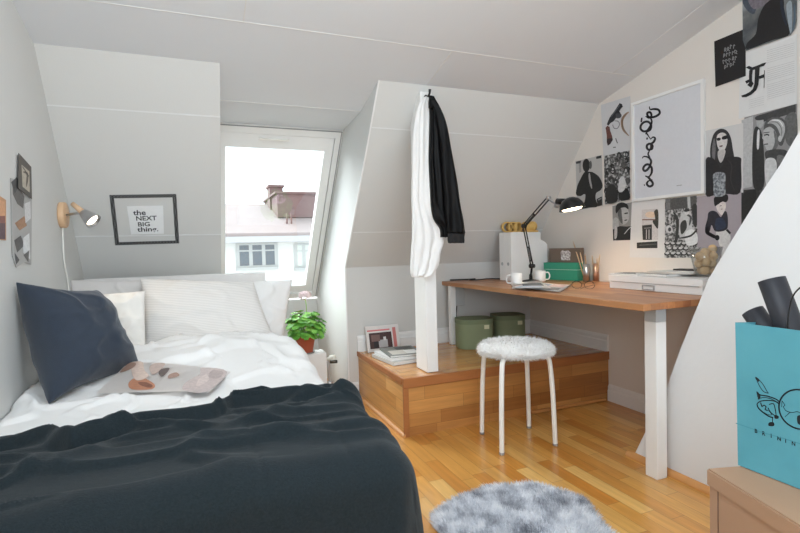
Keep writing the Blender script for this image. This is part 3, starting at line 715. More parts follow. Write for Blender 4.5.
# long haired woman
poly_poster('poster', XR, -1, [(705, 131), (743.3, 123), (743.3, 192.5), (705.2, 197.5)], [
    ((44, 42, 44), [(72, 260), (68, 190), (86, 105), (112, 70), (145, 58), (182, 74), (206, 120), (218, 190), (226, 250), (200, 290), (150, 320), (100, 310)]),
    ((110, 108, 110), [(80, 240), (82, 170), (96, 120), (104, 190), (96, 280)]),
    ((212, 208, 206), [(112, 110), (135, 86), (165, 88), (182, 115), (178, 165), (158, 205), (132, 205), (114, 165)]),
    ((196, 192, 190), [(122, 205), (168, 200), (160, 250), (138, 285), (120, 250)]),
    ((36, 34, 36), [(36, 272), (80, 252), (118, 290), (138, 318), (160, 270), (190, 246), (268, 250), (274, 300), (268, 482), (170, 492), (100, 500), (36, 494)]),
    ((28, 26, 28), [(112, 122), (134, 118), (136, 134), (116, 138)]), ((28, 26, 28), [(148, 112), (180, 102), (182, 124), (150, 130)]), ((110, 90, 88), [(130, 172), (150, 168), (148, 178), (132, 180)]),
    ((190, 186, 184), [(124, 215), (160, 215), (140, 280)]),
    (mottled('shirt_print', [(.4, (96, 100, 106)), (.6, (170, 174, 178))], 90), [(92, 356), (164, 354), (168, 430), (164, 500), (96, 506), (90, 430)]),
    ((54, 48, 50), [(180, 260), (210, 300), (205, 400), (230, 470)], 'brush', 8)],
    'photo of a long haired woman in dark jacket beside the framed lettering', (206, 204, 203), tr=Z(700, 120, 6.66), group=GR, e=.0022)
# couple
poly_poster('poster', XR, -1, [(744.5, 117.5), (797.2, 103.7), (797.2, 186), (741.5, 190)], [
    (182, [(6, 96), (50, 80), (46, 348), (10, 356)], 'flat'), (60, [(62, 80), (212, 34), (212, 66), (150, 84), (68, 108)], 'flat'),
    (96, [(170, 88), (214, 72), (214, 190), (176, 180)]), (44, [(52, 140), (66, 120), (84, 150), (92, 240), (90, 348), (52, 352), (46, 240)]),
    (168, (76, 102, 14, 24), 'ell'), (60, [(58, 84), (90, 74), (92, 92), (64, 96)]), (214, [(66, 140), (74, 136), (72, 200), (64, 200)]),
    (84, [(90, 128), (98, 100), (124, 84), (156, 86), (176, 106), (180, 134), (172, 162), (160, 192), (146, 186), (140, 152), (126, 128), (110, 120), (98, 138)]),
    (176, [(104, 108), (124, 92), (152, 94), (168, 110), (170, 140), (158, 170), (152, 150), (140, 122), (120, 108)]), (120, [(110, 104), (140, 104), (158, 130), (156, 160)], 'brush', 4), (226, [(120, 96), (148, 98), (164, 120)], 'brush', 4),
    (180, [(90, 134), (108, 122), (128, 130), (141, 155), (147, 180), (138, 205), (118, 213), (102, 208), (96, 196), (88, 182), (91, 172), (84, 163), (89, 150)]),
    (104, [(128, 134), (141, 155), (147, 180), (138, 205), (122, 210), (132, 180)]),
    (40, [(92, 153), (104, 150), (110, 154)], 'stroke', 5), (60, [(90, 144), (112, 141)], 'stroke', 3), (92, [(92, 188), (106, 186)], 'stroke', 5), (190, (152, 166, 7, 12), 'ell'),
    (66, [(98, 214), (146, 206), (180, 214), (196, 250), (170, 300), (140, 330), (130, 250), (100, 244)]), (110, [(140, 232), (172, 240), (150, 300)]),
    (206, [(96, 250), (116, 238), (136, 248), (140, 286), (130, 345), (104, 352), (94, 300)])],
    'black and white photo of a blonde woman with bare arm and a man behind', (142, 140, 140), tr=Z(740, 95, 3.8), group=GR, e=.0018)
poly_poster('poster', XR, -1, [(741.5, 189.5), (790, 182), (790, 240), (741.5, 244)], [(84, (92, 362, 18, 22), 'ell'), (190, [(78, 352), (92, 344), (104, 356), (92, 372), (82, 384)], 'brush', 7), (34, [(10, 380), (60, 360), (50, 440), (10, 470)])],
    'dark photo strip low on the right wall at the slanting chimney edge', (56, 54, 54), tr=Z(740, 95, 3.8), group=GR, e=.001)
# portrait of man
poly_poster('poster', XR, -1, [(612.5, 206), (631.8, 202.2), (632, 239.8), (613.3, 241)], [
    (176, [(98, 190), (140, 186), (138, 320), (104, 340)]), (36, [(98, 262), (150, 236), (200, 240), (242, 236), (242, 343), (100, 343)], 'flat'), (190, [(112, 240), (130, 250), (128, 320), (110, 330)]),
    (180, [(134, 118), (165, 98), (205, 98), (218, 130), (220, 180), (200, 214), (170, 224), (146, 190)]), (92, [(134, 118), (160, 104), (166, 150), (172, 220), (146, 190)]),
    (28, [(118, 118), (126, 74), (165, 56), (208, 72), (216, 108), (190, 94), (160, 100), (136, 126), (126, 140)]),
    (50, [(186, 138), (210, 132), (210, 142), (188, 146)]), (60, [(186, 190), (206, 186), (204, 194), (188, 197)]), (200, [(186, 296), (214, 262), (241, 238)], 'stroke', 6)],
    'small black and white portrait photo of a dark haired man', (146, 144, 142), tr=Z(600, 195, 7.61), group=GR, e=.0008)
# white page
poly_poster('poster', XR, -1, [(632, 201.5), (664.6, 198.8), (665.2, 257.8), (629.7, 257.4)], [
    ((212, 206, 204), [(318, 112), (442, 104), (442, 342), (318, 344)], 'flat'), ((236, 206, 182), (384, 150, 40, 24), 'ell'),
    ((60, 60, 52), [(412, 124), (442, 118), (442, 250), (420, 236), (400, 200), (420, 180)]), ((130, 96, 84), [(322, 188), (420, 188)], 'stroke', 9),
    (52, [(320, 232), (395, 224), (395, 342), (326, 342)], 'flat'), (196, [(350, 262), (356, 262), (356, 335), (350, 335)], 'flat'), (196, [(370, 262), (376, 262), (376, 335), (370, 335)], 'flat'), (150, [(336, 250), (386, 246), (386, 252), (336, 256)], 'flat'),
    (46, [(280, 362), (437, 352), (437, 404), (280, 406)], 'flat'), (90, [(300, 378), (430, 370), (430, 378), (300, 386)], 'flat')],
    'white page with a small interior photo and dark block below', (224, 222, 221), tr=Z(600, 195, 7.61), group=GR, e=.0012)
# patterned photo
rs = random.Random(11); sh = [(84, [(500, 32), (735, 6), (735, 90), (500, 118)], 'flat'), (196, [(664, 14), (686, 12), (690, 96), (668, 100)], 'flat'), (120, [(502, 32), (535, 28), (535, 110), (502, 116)], 'flat'), (50, [(700, 90), (738, 80), (738, 230), (715, 230)])]
for j in range(3):
    for i in range(6):
        sh.append((46, (510 + i * 42 + (j % 2) * 16, 372 + j * 38, 22, 14), 'ell')); sh.append((206, (512 + i * 42 + (j % 2) * 16, 366 + j * 38, 15, 9), 'ell'))
sh += [(200, [(600, 200), (640, 120), (690, 130), (700, 220), (690, 330), (620, 340), (600, 280)]), (60, [(612, 220), (650, 190), (660, 250), (620, 300)]), (90, [(660, 150), (690, 170), (680, 230)], 'brush', 16), (226, [(650, 290), (700, 260), (740, 300), (735, 370), (660, 380)]), (50, [(600, 330), (690, 310), (740, 260)], 'brush', 14), (216, (660, 130, 16, 22), 'ell'), (50, [(640, 116), (660, 100), (682, 114), (676, 124), (646, 128)]), (210, (525, 260, 26, 30), 'ell'), (70, (530, 262, 12, 16), 'ell'), (60, [(560, 130), (590, 200), (580, 340), (560, 350)], 'brush', 22)]
poly_poster('poster', XR, -1, [(665.2, 199), (697.2, 195.6), (697.2, 257.4), (664.9, 258)], sh, 'busy black and white photo of patterned fabrics and a seated figure', mottled('pattern_print', [(.4, 60), (.5, 130), (.6, 200)], 70), tr=Z(600, 195, 7.61), group=GR, e=.0016)
# woman on mauve
poly_poster('poster', XR, -1, [(697.2, 196.6), (741.4, 191.5), (741.4, 257.5), (697.2, 258)], [
    ((214, 210, 208), [(150, 328), (222, 318), (252, 362), (246, 430), (236, 490), (192, 516), (176, 440), (166, 400)]),
    ((38, 38, 48), [(96, 196), (128, 182), (158, 196), (184, 228), (204, 190), (226, 194), (234, 262), (222, 318), (146, 330), (118, 284), (104, 330), (76, 334), (72, 300), (88, 240)]),
    ((42, 52, 74), [(150, 240), (200, 240), (218, 300), (150, 316)]),
    ((30, 28, 34), [(86, 300), (86, 335), (120, 358), (160, 378)], 'brush', 26), ((26, 24, 30), (158, 374, 16, 20), 'ell'), ((30, 28, 34), [(226, 318), (250, 344)], 'stroke', 16),
    ((220, 210, 206), [(150, 142), (182, 124), (214, 118), (218, 158), (206, 192), (190, 214), (170, 196), (156, 176)]),
    ((24, 22, 24), [(140, 148), (136, 90), (180, 76), (226, 66), (236, 96), (222, 122), (196, 118), (178, 128), (160, 140)]),
    ((60, 50, 50), [(176, 150), (188, 146)], 'stroke', 5), ((110, 70, 68), [(184, 172), (196, 170)], 'stroke', 5), ((30, 28, 30), [(214, 500), (230, 480)], 'brush', 14)],
    'photo of a dark haired woman in navy top on mauve ground', (170, 160, 165), tr=Z(695, 185, 7.1), group=GR, e=.0024)

# left wall pictures
GL = 'pictures on the left wall'
poly_poster('poster', XL, 1, [(10.3, 178), (18, 180.5), (24, 186), (31.5, 196), (31, 264.5), (24, 262), (16, 267.5), (12, 256)], [
    ((96, 92, 90), [(52, 150), (72, 160), (100, 210), (95, 260), (70, 240), (52, 200)]), ((60, 58, 58), [(46, 152), (70, 130), (80, 160), (60, 200)]),
    ((170, 130, 100), [(60, 320), (100, 290), (110, 330), (80, 350)]), ((214, 212, 212), [(100, 240), (124, 230), (126, 300), (104, 320)]),
    ((90, 88, 88), [(58, 390), (85, 370), (100, 410), (70, 440)]), ((70, 70, 72), [(60, 440), (80, 470), (66, 490)]), ((224, 224, 224), [(95, 380), (120, 360), (124, 470), (95, 440)]),
    ((110, 106, 104), [(96, 450), (120, 430), (116, 480)])], 'long crumpled collage of grey magazine cuttings on the left wall', (176, 174, 172), tr=Z(0, 145, 4.09), flatall=True, group=GL, e=.002)
poly_poster('poster', XL, 1, [(18.4, 153), (31, 167), (31.6, 199), (17.8, 188)], [
    ((186, 176, 160), [(88, 80), (120, 108), (122, 195), (92, 170)]), ((110, 100, 88), [(95, 110), (112, 120), (108, 170)], 'brush', 8), ((70, 66, 60), [(92, 88), (118, 128)], 'stroke', 3)],
    'dark bordered picture pinned above the crumpled collage on the left wall', (90, 84, 78), tr=Z(0, 145, 4.09), flatall=True, group=GL, e=.006)
poly_poster('poster', XL, 1, [(-30, 176), (5.6, 200), (5.8, 240.5), (-30, 236)], [((214, 160, 120), [(0, 225), (20, 232), (20, 290), (0, 290)]), ((96, 70, 76), [(-60, 310), (22, 318), (22, 386), (-60, 380)], 'flat'), ((140, 90, 80), [(-60, 290), (21, 290), (21, 320), (-60, 318)], 'flat')],
    'orange and purple picture cut off at the left edge of the photo', (200, 150, 112), tr=Z(0, 145, 4.09), flatall=True, group=GL, e=.002)

# taped picture on the sloping wall
def onS(x, y, e=0):
    k = (EZ - KZ) / (KY - EY); d = ray(x, y); n = V((0, -(EZ - KZ), -(KY - EY))).normalized()
    p0 = V((0, KY, KZ)) + n * e; t_ = (p0 - EYE).dot(n) / d.dot(n); return EYE + d * t_
def text_mesh(s, size=1.0, spacing=1.0, off=0.0):
    cu = bpy.data.curves.new('t', 'FONT'); cu.body = s; cu.size = size; cu.align_x = 'LEFT'; cu.space_character = spacing; cu.offset = off; cu.resolution_u = 3
    ob = bpy.data.objects.new('t', cu); C.objects.link(ob); bpy.context.view_layer.update()
    me = bpy.data.meshes.new_from_object(ob.evaluated_get(bpy.context.evaluated_depsgraph_get()))
    vs = [v.co.copy() for v in me.vertices]; fs = [tuple(p.vertices) for p in me.polygons]
    bpy.data.objects.remove(ob); bpy.data.curves.remove(cu); bpy.data.meshes.remove(me); return vs, fs
tp = thing('taped_print', 'small lettered print framed with black patterned tape on the sloping wall', 'picture', tuple(onS(145, 220)))
TC = [onS(*p, .001) for p in ((111.5, 196.5), (174.5, 195.5), (177.5, 242), (117, 243.8))]
def TP(u, v, e=0): 
    n = V((0, -(EZ - KZ), -(KY - EY))).normalized(); return TC[0].lerp(TC[1], u).lerp(TC[3].lerp(TC[2], u), v) + n * e
nS = V((0, -(EZ - KZ), -(KY - EY))).normalized()
bm = BM(); 
for k, (a, b) in enumerate((((-.03, -.03), (1.03, .035)), ((-.03, .965), (1.03, 1.03)), ((-.03, .035), (.035, .965)), ((.965, .035), (1.03, .965)))):
    prism(bm, [TP(a[0], a[1]), TP(b[0], a[1]), TP(b[0], b[1]), TP(a[0], b[1])], nS * .0012)
t = NT('patterned_tape'); vo = t.n('ShaderNodeTexChecker'); vo.inputs['Scale'].default_value = 130; t.l(t.tc.outputs['Object'], vo.inputs[0]); t.l(t.mix(vo.outputs[1], lin(30), lin(110)), t.b.inputs['Base Color'])
put('tape_frame', bm, t.m, tp)
bm = BM(); prism(bm, [TP(.22, .2), TP(.80, .2), TP(.78, .8), TP(.24, .8)], nS * .0010)
for s_, u0, v0, w_, h_ in (('the', .31, .385, .20, .13), ('NEXT', .34, .50, .34, .115), ('BIG', .36, .625, .20, .11), ('thing.', .35, .74, .34, .12)):
    vs, fs = text_mesh(s_, 1.0, 1.0, .02); mx_ = max(v.x for v in vs)
    nv = [bm.verts.new(TP(u0 + v.x / mx_ * w_, v0 - v.y * h_ * 1.15, .0014)) for v in vs]
    for f in fs:
        try: bm.faces.new([nv[i] for i in f]).material_index = 1
        except ValueError: pass
put('paper', bm, [ink((238, 238, 238)), ink((48, 48, 54))], tp)

# wall lamp (left)
wl = thing('wall_lamp', 'small wall lamp with round wooden base and steel shade on the left wall', 'lamp', (XL, 2.74, 1.19))
b0 = V((XL, 2.742, 1.193)); M_birch = mat('birch_wood', (222, 184, 146), .5, var=.08, scale=10, vec=(1, 1, 6))
bm = BM(); lathe(bm, [(0, 0), (.058, 0), (.06, .004), (.06, .022), (.056, .026), (0, .026)], 32, b0, (1, 0, 0)); put('wall_base', bm, M_birch, wl)
j = onX(83, 212.5, XL + .115); hd = V((.62, -.30, -.60)).normalized()
bm = BM(); tube(bm, [b0 + V((.02, 0, 0)), j], .006, 10); put('arm', bm, M_chrome, wl)
bm = BM(); lathe(bm, [(0, -.062), (.010, -.062), (.012, -.03), (.013, .0), (0, .0)], 18, j, hd * 1.0); put('wooden_knob', bm, M_birch, wl)
bm = BM(); lathe(bm, [(0, .0), (.018, .0), (.022, .012), (.036, .062), (.036, .064), (.033, .062), (.018, .014), (0, .012)], 28, j, hd); put('lamp_shade', bm, M_chrome, wl)
t = NT('lit_bulb_small'); t.b.inputs['Emission Color'].default_value = lin((255, 236, 205)); t.b.inputs['Emission Strength'].default_value = 6; M_bulb = t.m
bm = BM(); lathe(bm, [(0, .02), (.02, .03), (.027, .045), (.024, .056), (0, .062)], 20, j, hd); put('bulb', bm, M_bulb, wl)
bm = BM(); tube(bm, smooth_line([b0 + V((.008, -.004, -.055)), b0 + V((.006, .0, -.2)), V((XL + .006, 2.80, .86)), V((XL + .006, 2.82, .6))], 5), .0035, 6); put('cord', bm, M_metalw, wl)

# ------------------------------------------------------------------ radiator, plant
rd = thing('radiator', 'low white radiator under the window beside the bed', 'radiator', (.6, 3.3, 0))
bm = BM(); box(bm, (.36, 3.24, .06), (.775, 3.36, .318), .008); 
put('panel', bm, M_white, rd)
bm = BM()
for i in range(13): box(bm, (.375 + i * .031, 3.255, .316), (.39 + i * .031, 3.345, .322))
put('grille', bm, M_trim, rd)
bm = BM(); lathe(bm, [(0, 0), (.012, 0), (.012, .03), (.022, .032), (.024, .07), (0, .075)], 18, (.775, 3.29, .262), (1, 0, 0)); vh = put('valve', bm, mat('cream_plastic', (226, 220, 208), .5), rd)
bm = BM(); lathe(bm, [(0, 0), (.011, 0), (.011, .05), (0, .05)], 14, (.80, 3.262, .247), (0.9, -.3, 0)); put('valve_stem', bm, mat('dark_steel', (90, 86, 80), .4, .8), vh)
bm = BM(); tube(bm, smooth_line([(.79, 3.29, .25), (.80, 3.29, .18), (.80, 3.29, .0)], 4), .008, 8); tube(bm, [(.77, 3.29, .1), (.82, 3.27, .1)], .014, 10); put('pipe', bm, M_chrome, rd)
for x in (.42, .71):
    bm = BM(); box(bm, (x - .015, 3.26, 0), (x + .015, 3.34, .06)); put('foot', bm, M_white, rd)
pc_ = V((.645, 3.28, .322)); pl_ = thing('potted_geranium', 'potted geranium with green leaves and pale pink flower by the window', 'plant', pc_)
bm = BM(); lathe(bm, [(0, 0), (.044, 0), (.046, .006), (.064, .10), (.072, .102), (.072, .126), (.064, .126), (.062, .10), (0, .098)], 28, pc_)
put('pot', bm, mat('terracotta', (178, 92, 66), .8, var=.1), pl_)
bm = BM(); lathe(bm, [(0, -.004 + .004), (.058, .0), (.062, .008), (.058, .008), (.05, .004), (0, .004)], 24, pc_); put('saucer', bm, mat('grey_saucer', (150, 150, 148), .6), pl_)
t = NT('leaf_green'); f = t.noise(25, 3); t.l(t.ramp(f, [(.3, (84, 150, 52)), (.5, (122, 190, 74)), (.7, (170, 218, 110))]), t.b.inputs['Base Color']); t.b.inputs['Roughness'].default_value = .5; t.b.inputs['Subsurface Weight'].default_value = .15; M_leaf = t.m
bm = BM(); rs = random.Random(4); top = pc_ + V((0, 0, .10))
for i in range(210):
    a = rs.uniform(0, 2 * PI); ph = rs.uniform(-.15, 1.0); R_ = rs.uniform(.55, 1)
    c = top + V((.15 * R_ * math.cos(a) * math.cos(ph * 1.1), .14 * R_ * math.sin(a) * math.cos(ph * 1.1), .035 + .145 * R_ * math.sin(max(ph, -.2) * 1.3)))
    n = (c - top + V((rs.gauss(0, .04), rs.gauss(0, .04), .09))).normalized(); u, w = frame(n); rr = rs.uniform(.016, .030)
    cv = bm.verts.new(c - n * rr * .25); ring = []
    for k in range(15):
        th = 2 * PI * k / 15; q = rr * (1 + .10 * math.cos(5 * th)) * (.55 if k == 0 else 1)
        ring.append(bm.verts.new(c + u * q * math.cos(th) + w * q * math.sin(th) + n * rs.uniform(-.002, .003)))
    for k in range(15): bm.faces.new((cv, ring[k], ring[(k + 1) % 15]))
    if i % 4 == 0: tube(bm, [top + V((0, 0, -.01)), top.lerp(c, .5) + V((0, 0, .01)), c - n * rr * .25], .0018, 5)
put('foliage', bm, M_leaf, pl_, smooth=True)
bm = BM(); fc = onY(305, 295.5, 3.3)
tube(bm, smooth_line([top, top.lerp(fc, .6) + V((.01, 0, .01)), fc + V((0, 0, -.02))], 4), .0025, 6)
put('flower_stem', bm, M_leaf, pl_)
bm = BM()
for i in range(60):
    n = V((rs.gauss(0, 1), rs.gauss(0, 1), rs.gauss(.2, .8))).normalized(); c = fc + V((n.x * .042, n.y * .042, n.z * .030)); u, w = frame(n)
    cv = bm.verts.new(c - n * .004); ring = [bm.verts.new(c + (u * math.cos(2 * PI * k / 10) + w * math.sin(2 * PI * k / 10)) * (.013 if k % 2 else .008)) for k in range(10)]
    for k in range(10): bm.faces.new((cv, ring[k], ring[(k + 1) % 10]))
put('flower', bm, mat('pale_pink_petal', (250, 230, 231), .7), pl_, smooth=True)

# ------------------------------------------------------------------ books on the platform
GB = 'magazines on the platform'
z = PZ + .002
def maga(z, dx, dy, rot, w, d, h_, col, cov, label, shapes=()):
    c = V((1.155 + dx, 2.86 + dy, z)); bm = BM(); 
    box(bm, c + V((-w / 2 + .002, -d / 2 + .002, .0015)), c + V((w / 2, d / 2 - .002, h_ - .0015)), mi=0)
    box(bm, c + V((-w / 2, -d / 2, 0)), c + V((w / 2, d / 2, .0015)), mi=1); box(bm, c + V((-w / 2, -d / 2, h_ - .0015)), c + V((w / 2, d / 2, h_)), mi=1); box(bm, c + V((-w / 2, -d / 2, .0015)), c + V((-w / 2 + .002, d / 2, h_ - .0015)), mi=1)
    ms = [ink((228, 226, 222)), ink(cov)]
    for k, (cc, (a, b, e_, f_)) in enumerate(shapes):
        box(bm, c + V((a * w / 2, b * d / 2, h_)), c + V((e_ * w / 2, f_ * d / 2, h_ + .0006 + .0002 * k)), mi=len(ms)); ms.append(ink(cc))
    for v in bm.verts: v.co = c + Matrix.Rotation(rot, 3, 'Z') @ (v.co - c)
    o = put('magazine', bm, ms, base=c); tag(o, label, 'magazine', GB); return z + h_ + .001
z = maga(z, -.025, -.01, .12, .22, .29, .020, 0, (196, 194, 190), 'thick grey edged magazine at the bottom of the stack on the platform')
z = maga(z, -.02, .0, .05, .21, .27, .015, 0, (224, 222, 220), 'white magazine in the middle of the stack on the platform')
z = maga(z, .0, .0, -.10, .21, .26, .012, 0, (120, 122, 116), 'grey green covered magazine on top of the stack on the platform', [((196, 190, 180), (-.8, -.8, .2, .1)), ((70, 72, 70), (-.2, .2, .8, .8)), ((216, 214, 210), (.1, -.8, .8, 0))])
sb = onZ(370, 350, PZ); bm = BM(); Ys = 3.12
a0, a1 = onY(368, 351, Ys), onY(401, 346, Ys); zb = PZ + .002; zt = onY(368, 328, Ys).z
x0, x1 = a0.x, a1.x; lean = .045
def SP(u, v, e=0): return V((x0 + (x1 - x0) * u, Ys + lean * v - e, zb + (zt - zb) * v))
prism(bm, [SP(0, 0), SP(1, 0), SP(1, 1), SP(0, 1)], (0, .012, 0))
ms = [ink((222, 216, 212))]
for k, (cc, q) in enumerate((((214, 120, 120), (.04, .80, .72, .86)), ((70, 44, 42), (.08, .12, .76, .74)), ((176, 172, 172), (.35, .15, .62, .45)), ((120, 90, 84), (.14, .4, .4, .66)), ((200, 120, 116), (.80, .1, .9, .9)), ((40, 34, 34), (.2, .16, .34, .4)), ((206, 200, 196), (.5, .42, .58, .56)))):
    prism(bm, [SP(q[0], q[1], .0004 + .0003 * k), SP(q[2], q[1], .0004 + .0003 * k), SP(q[2], q[3], .0004 + .0003 * k), SP(q[0], q[3], .0004 + .0003 * k)], (0, -.0002, 0), mi=len(ms)); ms.append(ink(cc))
o = put('magazine', bm, ms, base=(x0, Ys, zb)); tag(o, 'magazine with dark photo cover standing upright against the back wall', 'magazine', GB)

# green storage boxes under the desk
M_green = mat('olive_card', (128, 138, 106), .7, var=.05); M_greend = mat('olive_lid', (112, 122, 92), .7, var=.05)
def hatbox(c, sx, sy, h_, ang, label):
    c = V((*c, PZ + .002)); g = thing('storage_box', label, 'box', c, 'green storage boxes')
    N = 40
    def outl(r):
        out = []
        for k in range(N):
            a = 2 * PI * k / N; ca, sa = math.cos(a), math.sin(a); e = 2 / 3.2
            out.append(V((sx * r * abs(ca) ** e * (1 if ca > 0 else -1), sy * r * abs(sa) ** e * (1 if sa > 0 else -1), 0)))
        return [Matrix.Rotation(ang, 3, 'Z') @ p for p in out]
    bm = BM(); prism(bm, [c + p for p in outl(.98)], (0, 0, h_ - .0301)); b = put('body', bm, M_green, g); sharp(b)
    bm = BM(); prism(bm, [c + p + V((0, 0, h_ - .03)) for p in outl(1.0)], (0, 0, .03)); l = put('lid', bm, M_greend, g); sharp(l)
    d = Matrix.Rotation(ang, 3, 'Z') @ V((.45 * sx, -sy * .995, 0)); bm = BM(); ux = Matrix.Rotation(ang, 3, 'Z') @ V((1, 0, 0))
    n = Matrix.Rotation(ang, 3, 'Z') @ V((.12, -1, 0)); q = c + d + V((0, 0, h_ - .062)); prism(bm, [q - ux * .016, q + ux * .016, q + ux * .016 + V((0, 0, .026)), q - ux * .016 + V((0, 0, .026))], n * .004); put('label_plate', bm, ink((206, 204, 170)), g)
hatbox((1.735, 2.955), .125, .105, .195, -.25, 'olive green storage box under the desk beside the rear white leg')
hatbox((2.03, 2.99), .115, .105, .195, -.25, 'olive green storage box under the desk nearer the right wall')

# ------------------------------------------------------------------ things on the desk
DZ = .7515
def dpt(x, y): return onZ(x, y, DZ)
GF = 'white files on the desk'
fp = V((1.985, 2.905, DZ)); hF = .332
# plain box file (behind), magazine file (front)
bm = BM(); box(bm, (1.98, 2.932, DZ), (2.285, 3.0, DZ + hF), .002)
for dx in (0,): 
    lathe(bm, [(0, .0), (.012, .0), (.012, .0015), (.009, .0015), (.009, .001), (0, .001)], 16, (1.98, 2.966, DZ + .115), (-1, 0, 0), mi=1)
o = put('box_file', bm, [M_white, mat('grey_bracket', (176, 178, 178), .5)], base=(2.1, 2.966, DZ)); tag(o, 'white box file standing at the far end of the desk, left one', 'file', GF)
bm = BM(); y0_, y1_ = 2.86, 2.929
mfp = [(1.98, DZ), (2.285, DZ), (2.285, DZ + .24), (2.265, DZ + .26), (2.12, DZ + hF), (1.98, DZ + hF)]
prism(bm, [(x, y0_, z_) for x, z_ in mfp], (0, .003, 0)); prism(bm, [(x, y1_ - .003, z_) for x, z_ in mfp], (0, .003, 0)); box(bm, (1.98, y0_ + .003, DZ), (1.983, y1_ - .003, DZ + hF)); box(bm, (2.282, y0_ + .003, DZ), (2.285, y1_ - .003, DZ + .24)); box(bm, (1.983, y0_ + .003, DZ), (2.282, y1_ - .003, DZ + .003))
box(bm, (2.0, y0_ + .02, DZ + .003), (2.275, y0_ + .03, DZ + .26)); 
lathe(bm, [(0, .0), (.012, .0), (.012, .0015), (.009, .0015), (.009, .001), (0, .001)], 16, (1.98, 2.894, DZ + .115), (-1, 0, 0), mi=1)
o = put('magazine_file', bm, [M_white, mat('grey_bracket', (176, 178, 178), .5)], base=(2.1, 2.95, DZ)); tag(o, 'white magazine file with slanted side at the far end of the desk', 'file', GF)
# yellow rolls sticking out above
M_yel = mat('straw_yellow', (222, 180, 104), .7, var=.12, scale=30)
bm = BM(); 
cY = V((2.035, 2.966, DZ + hF + .002))
for k in range(3):
    lathe(bm, [(.030 , -.02), (.037, -.02), (.037, .02), (.030, .02), (.030, -.02)], 22, cY + V((-.012 + k * .042, 0, .037 - .001 * k)), (.25 - .3 * k, 1, 0))
o = put('ribbon_rolls', bm, M_yel, base=cY); tag(o, 'straw coloured ribbon rolls on top of the left white file', 'ribbon')
bm = BM(); cq = V((2.21, 2.966, DZ + hF + .001))
box(bm, cq + V((-.055, -.03, 0)), cq + V((.06, .03, .012)), .003); lathe(bm, [(0, -.05), (.018, -.05), (.032, -.045), (.032, .045), (.028, .05), (0, .05)], 20, cq + V((0, 0, .042)), (1, .2, 0)); lathe(bm, [(0, -.012), (.035, -.012), (.035, .012), (0, .012)], 20, cq + V((0.03, 0, .042)), (1, .2, 0))
o = put('wooden_bundle', bm, M_yel, base=cq); tag(o, 'straw yellow bundle lying on the white file right of the rolls', 'bundle')

# desk lamp
lx = 2.0; lb = V((lx + .02, 2.70, DZ)); lampd = thing('desk_lamp', 'black jointed desk lamp with lit round shade on the desk', 'lamp', lb)
bm = BM(); lathe(bm, [(0, 0), (.055, 0), (.055, .010), (.045, .014), (.012, .018), (.010, .05), (0, .05)], 28, lb); put('base', bm, M_black, lampd)
kn = onX(532, 266, lx); el = onX(524, 226, lx); jt = onX(548.5, 198, lx); shd = onX(571.5, 206, lx)
bm = BM(); lathe(bm, [(0, -.016), (.014, -.016), (.014, .016), (0, .016)], 16, kn, (1, 0, 0)); tube(bm, [lb + V((0, 0, .04)), kn], .007, 8); put('joint', bm, M_black, lampd)
def arm(a, b, nm):
    bm = BM(); d = (b - a).normalized(); s = V((1, 0, 0)).cross(d).normalized() * .011
    for k in (-1, 1):
        tube(bm, [a + s * k, b + s * k], .0042, 8)
    tube(bm, [a + s * .2 + d * .03, a + d * .13], .006, 8)
    for k in range(14): tube(bm, [a + d * (.04 + k * .006) + V((.0, 0, 0)), a + d * (.042 + k * .006)], .0075, 8, mi=1)
    put(nm, bm, [M_black, M_chrome], lampd)
arm(kn, el, 'lower_arm'); arm(el, jt, 'upper_arm')
bm = BM(); lathe(bm, [(0, -.014), (.013, -.014), (.013, .014), (0, .014)], 16, el, (1, 0, 0)); put('elbow_joint', bm, M_black, lampd)
sd = V((.10, -.16, -1)).normalized()
neck = shd - sd * .030 + V((-.02, .052, .0))
bm = BM(); lathe(bm, [(0, -.012), (.011, -.012), (.011, .012), (0, .012)], 16, jt, (1, 0, 0)); tube(bm, smooth_line([jt, jt + V((0, -.05, -.035)), neck], 4), .006, 8); lathe(bm, [(0, -.01), (.015, -.01), (.015, .01), (0, .01)], 16, jt + V((0, -.075, -.052)), (1, 0, 0), mi=0); put('head_joint', bm, M_chrome, lampd)
bm = BM(); lathe(bm, [(0, -.052), (.022, -.049), (.046, -.036), (.064, -.012), (.072, .016), (.0725, .02), (.0705, .02), (.062, -.008), (.046, -.028), (.02, -.038), (0, -.04)], 32, shd, sd); lathe(bm, [(0, -.03), (.018, -.03), (.020, .03), (0, .03)], 18, neck, (.35, -.9, -.15)); put('lamp_shade', bm, M_black, lampd)
t = NT('lit_bulb'); t.b.inputs['Emission Color'].default_value = lin((255, 232, 196)); t.b.inputs['Emission Strength'].default_value = 9
bm = BM(); lathe(bm, [(0, -.03), (.02, -.026), (.05, -.004), (.060, .012), (.05, .022), (0, .028)], 24, shd, sd); put('bulb', bm, t.m, lampd)

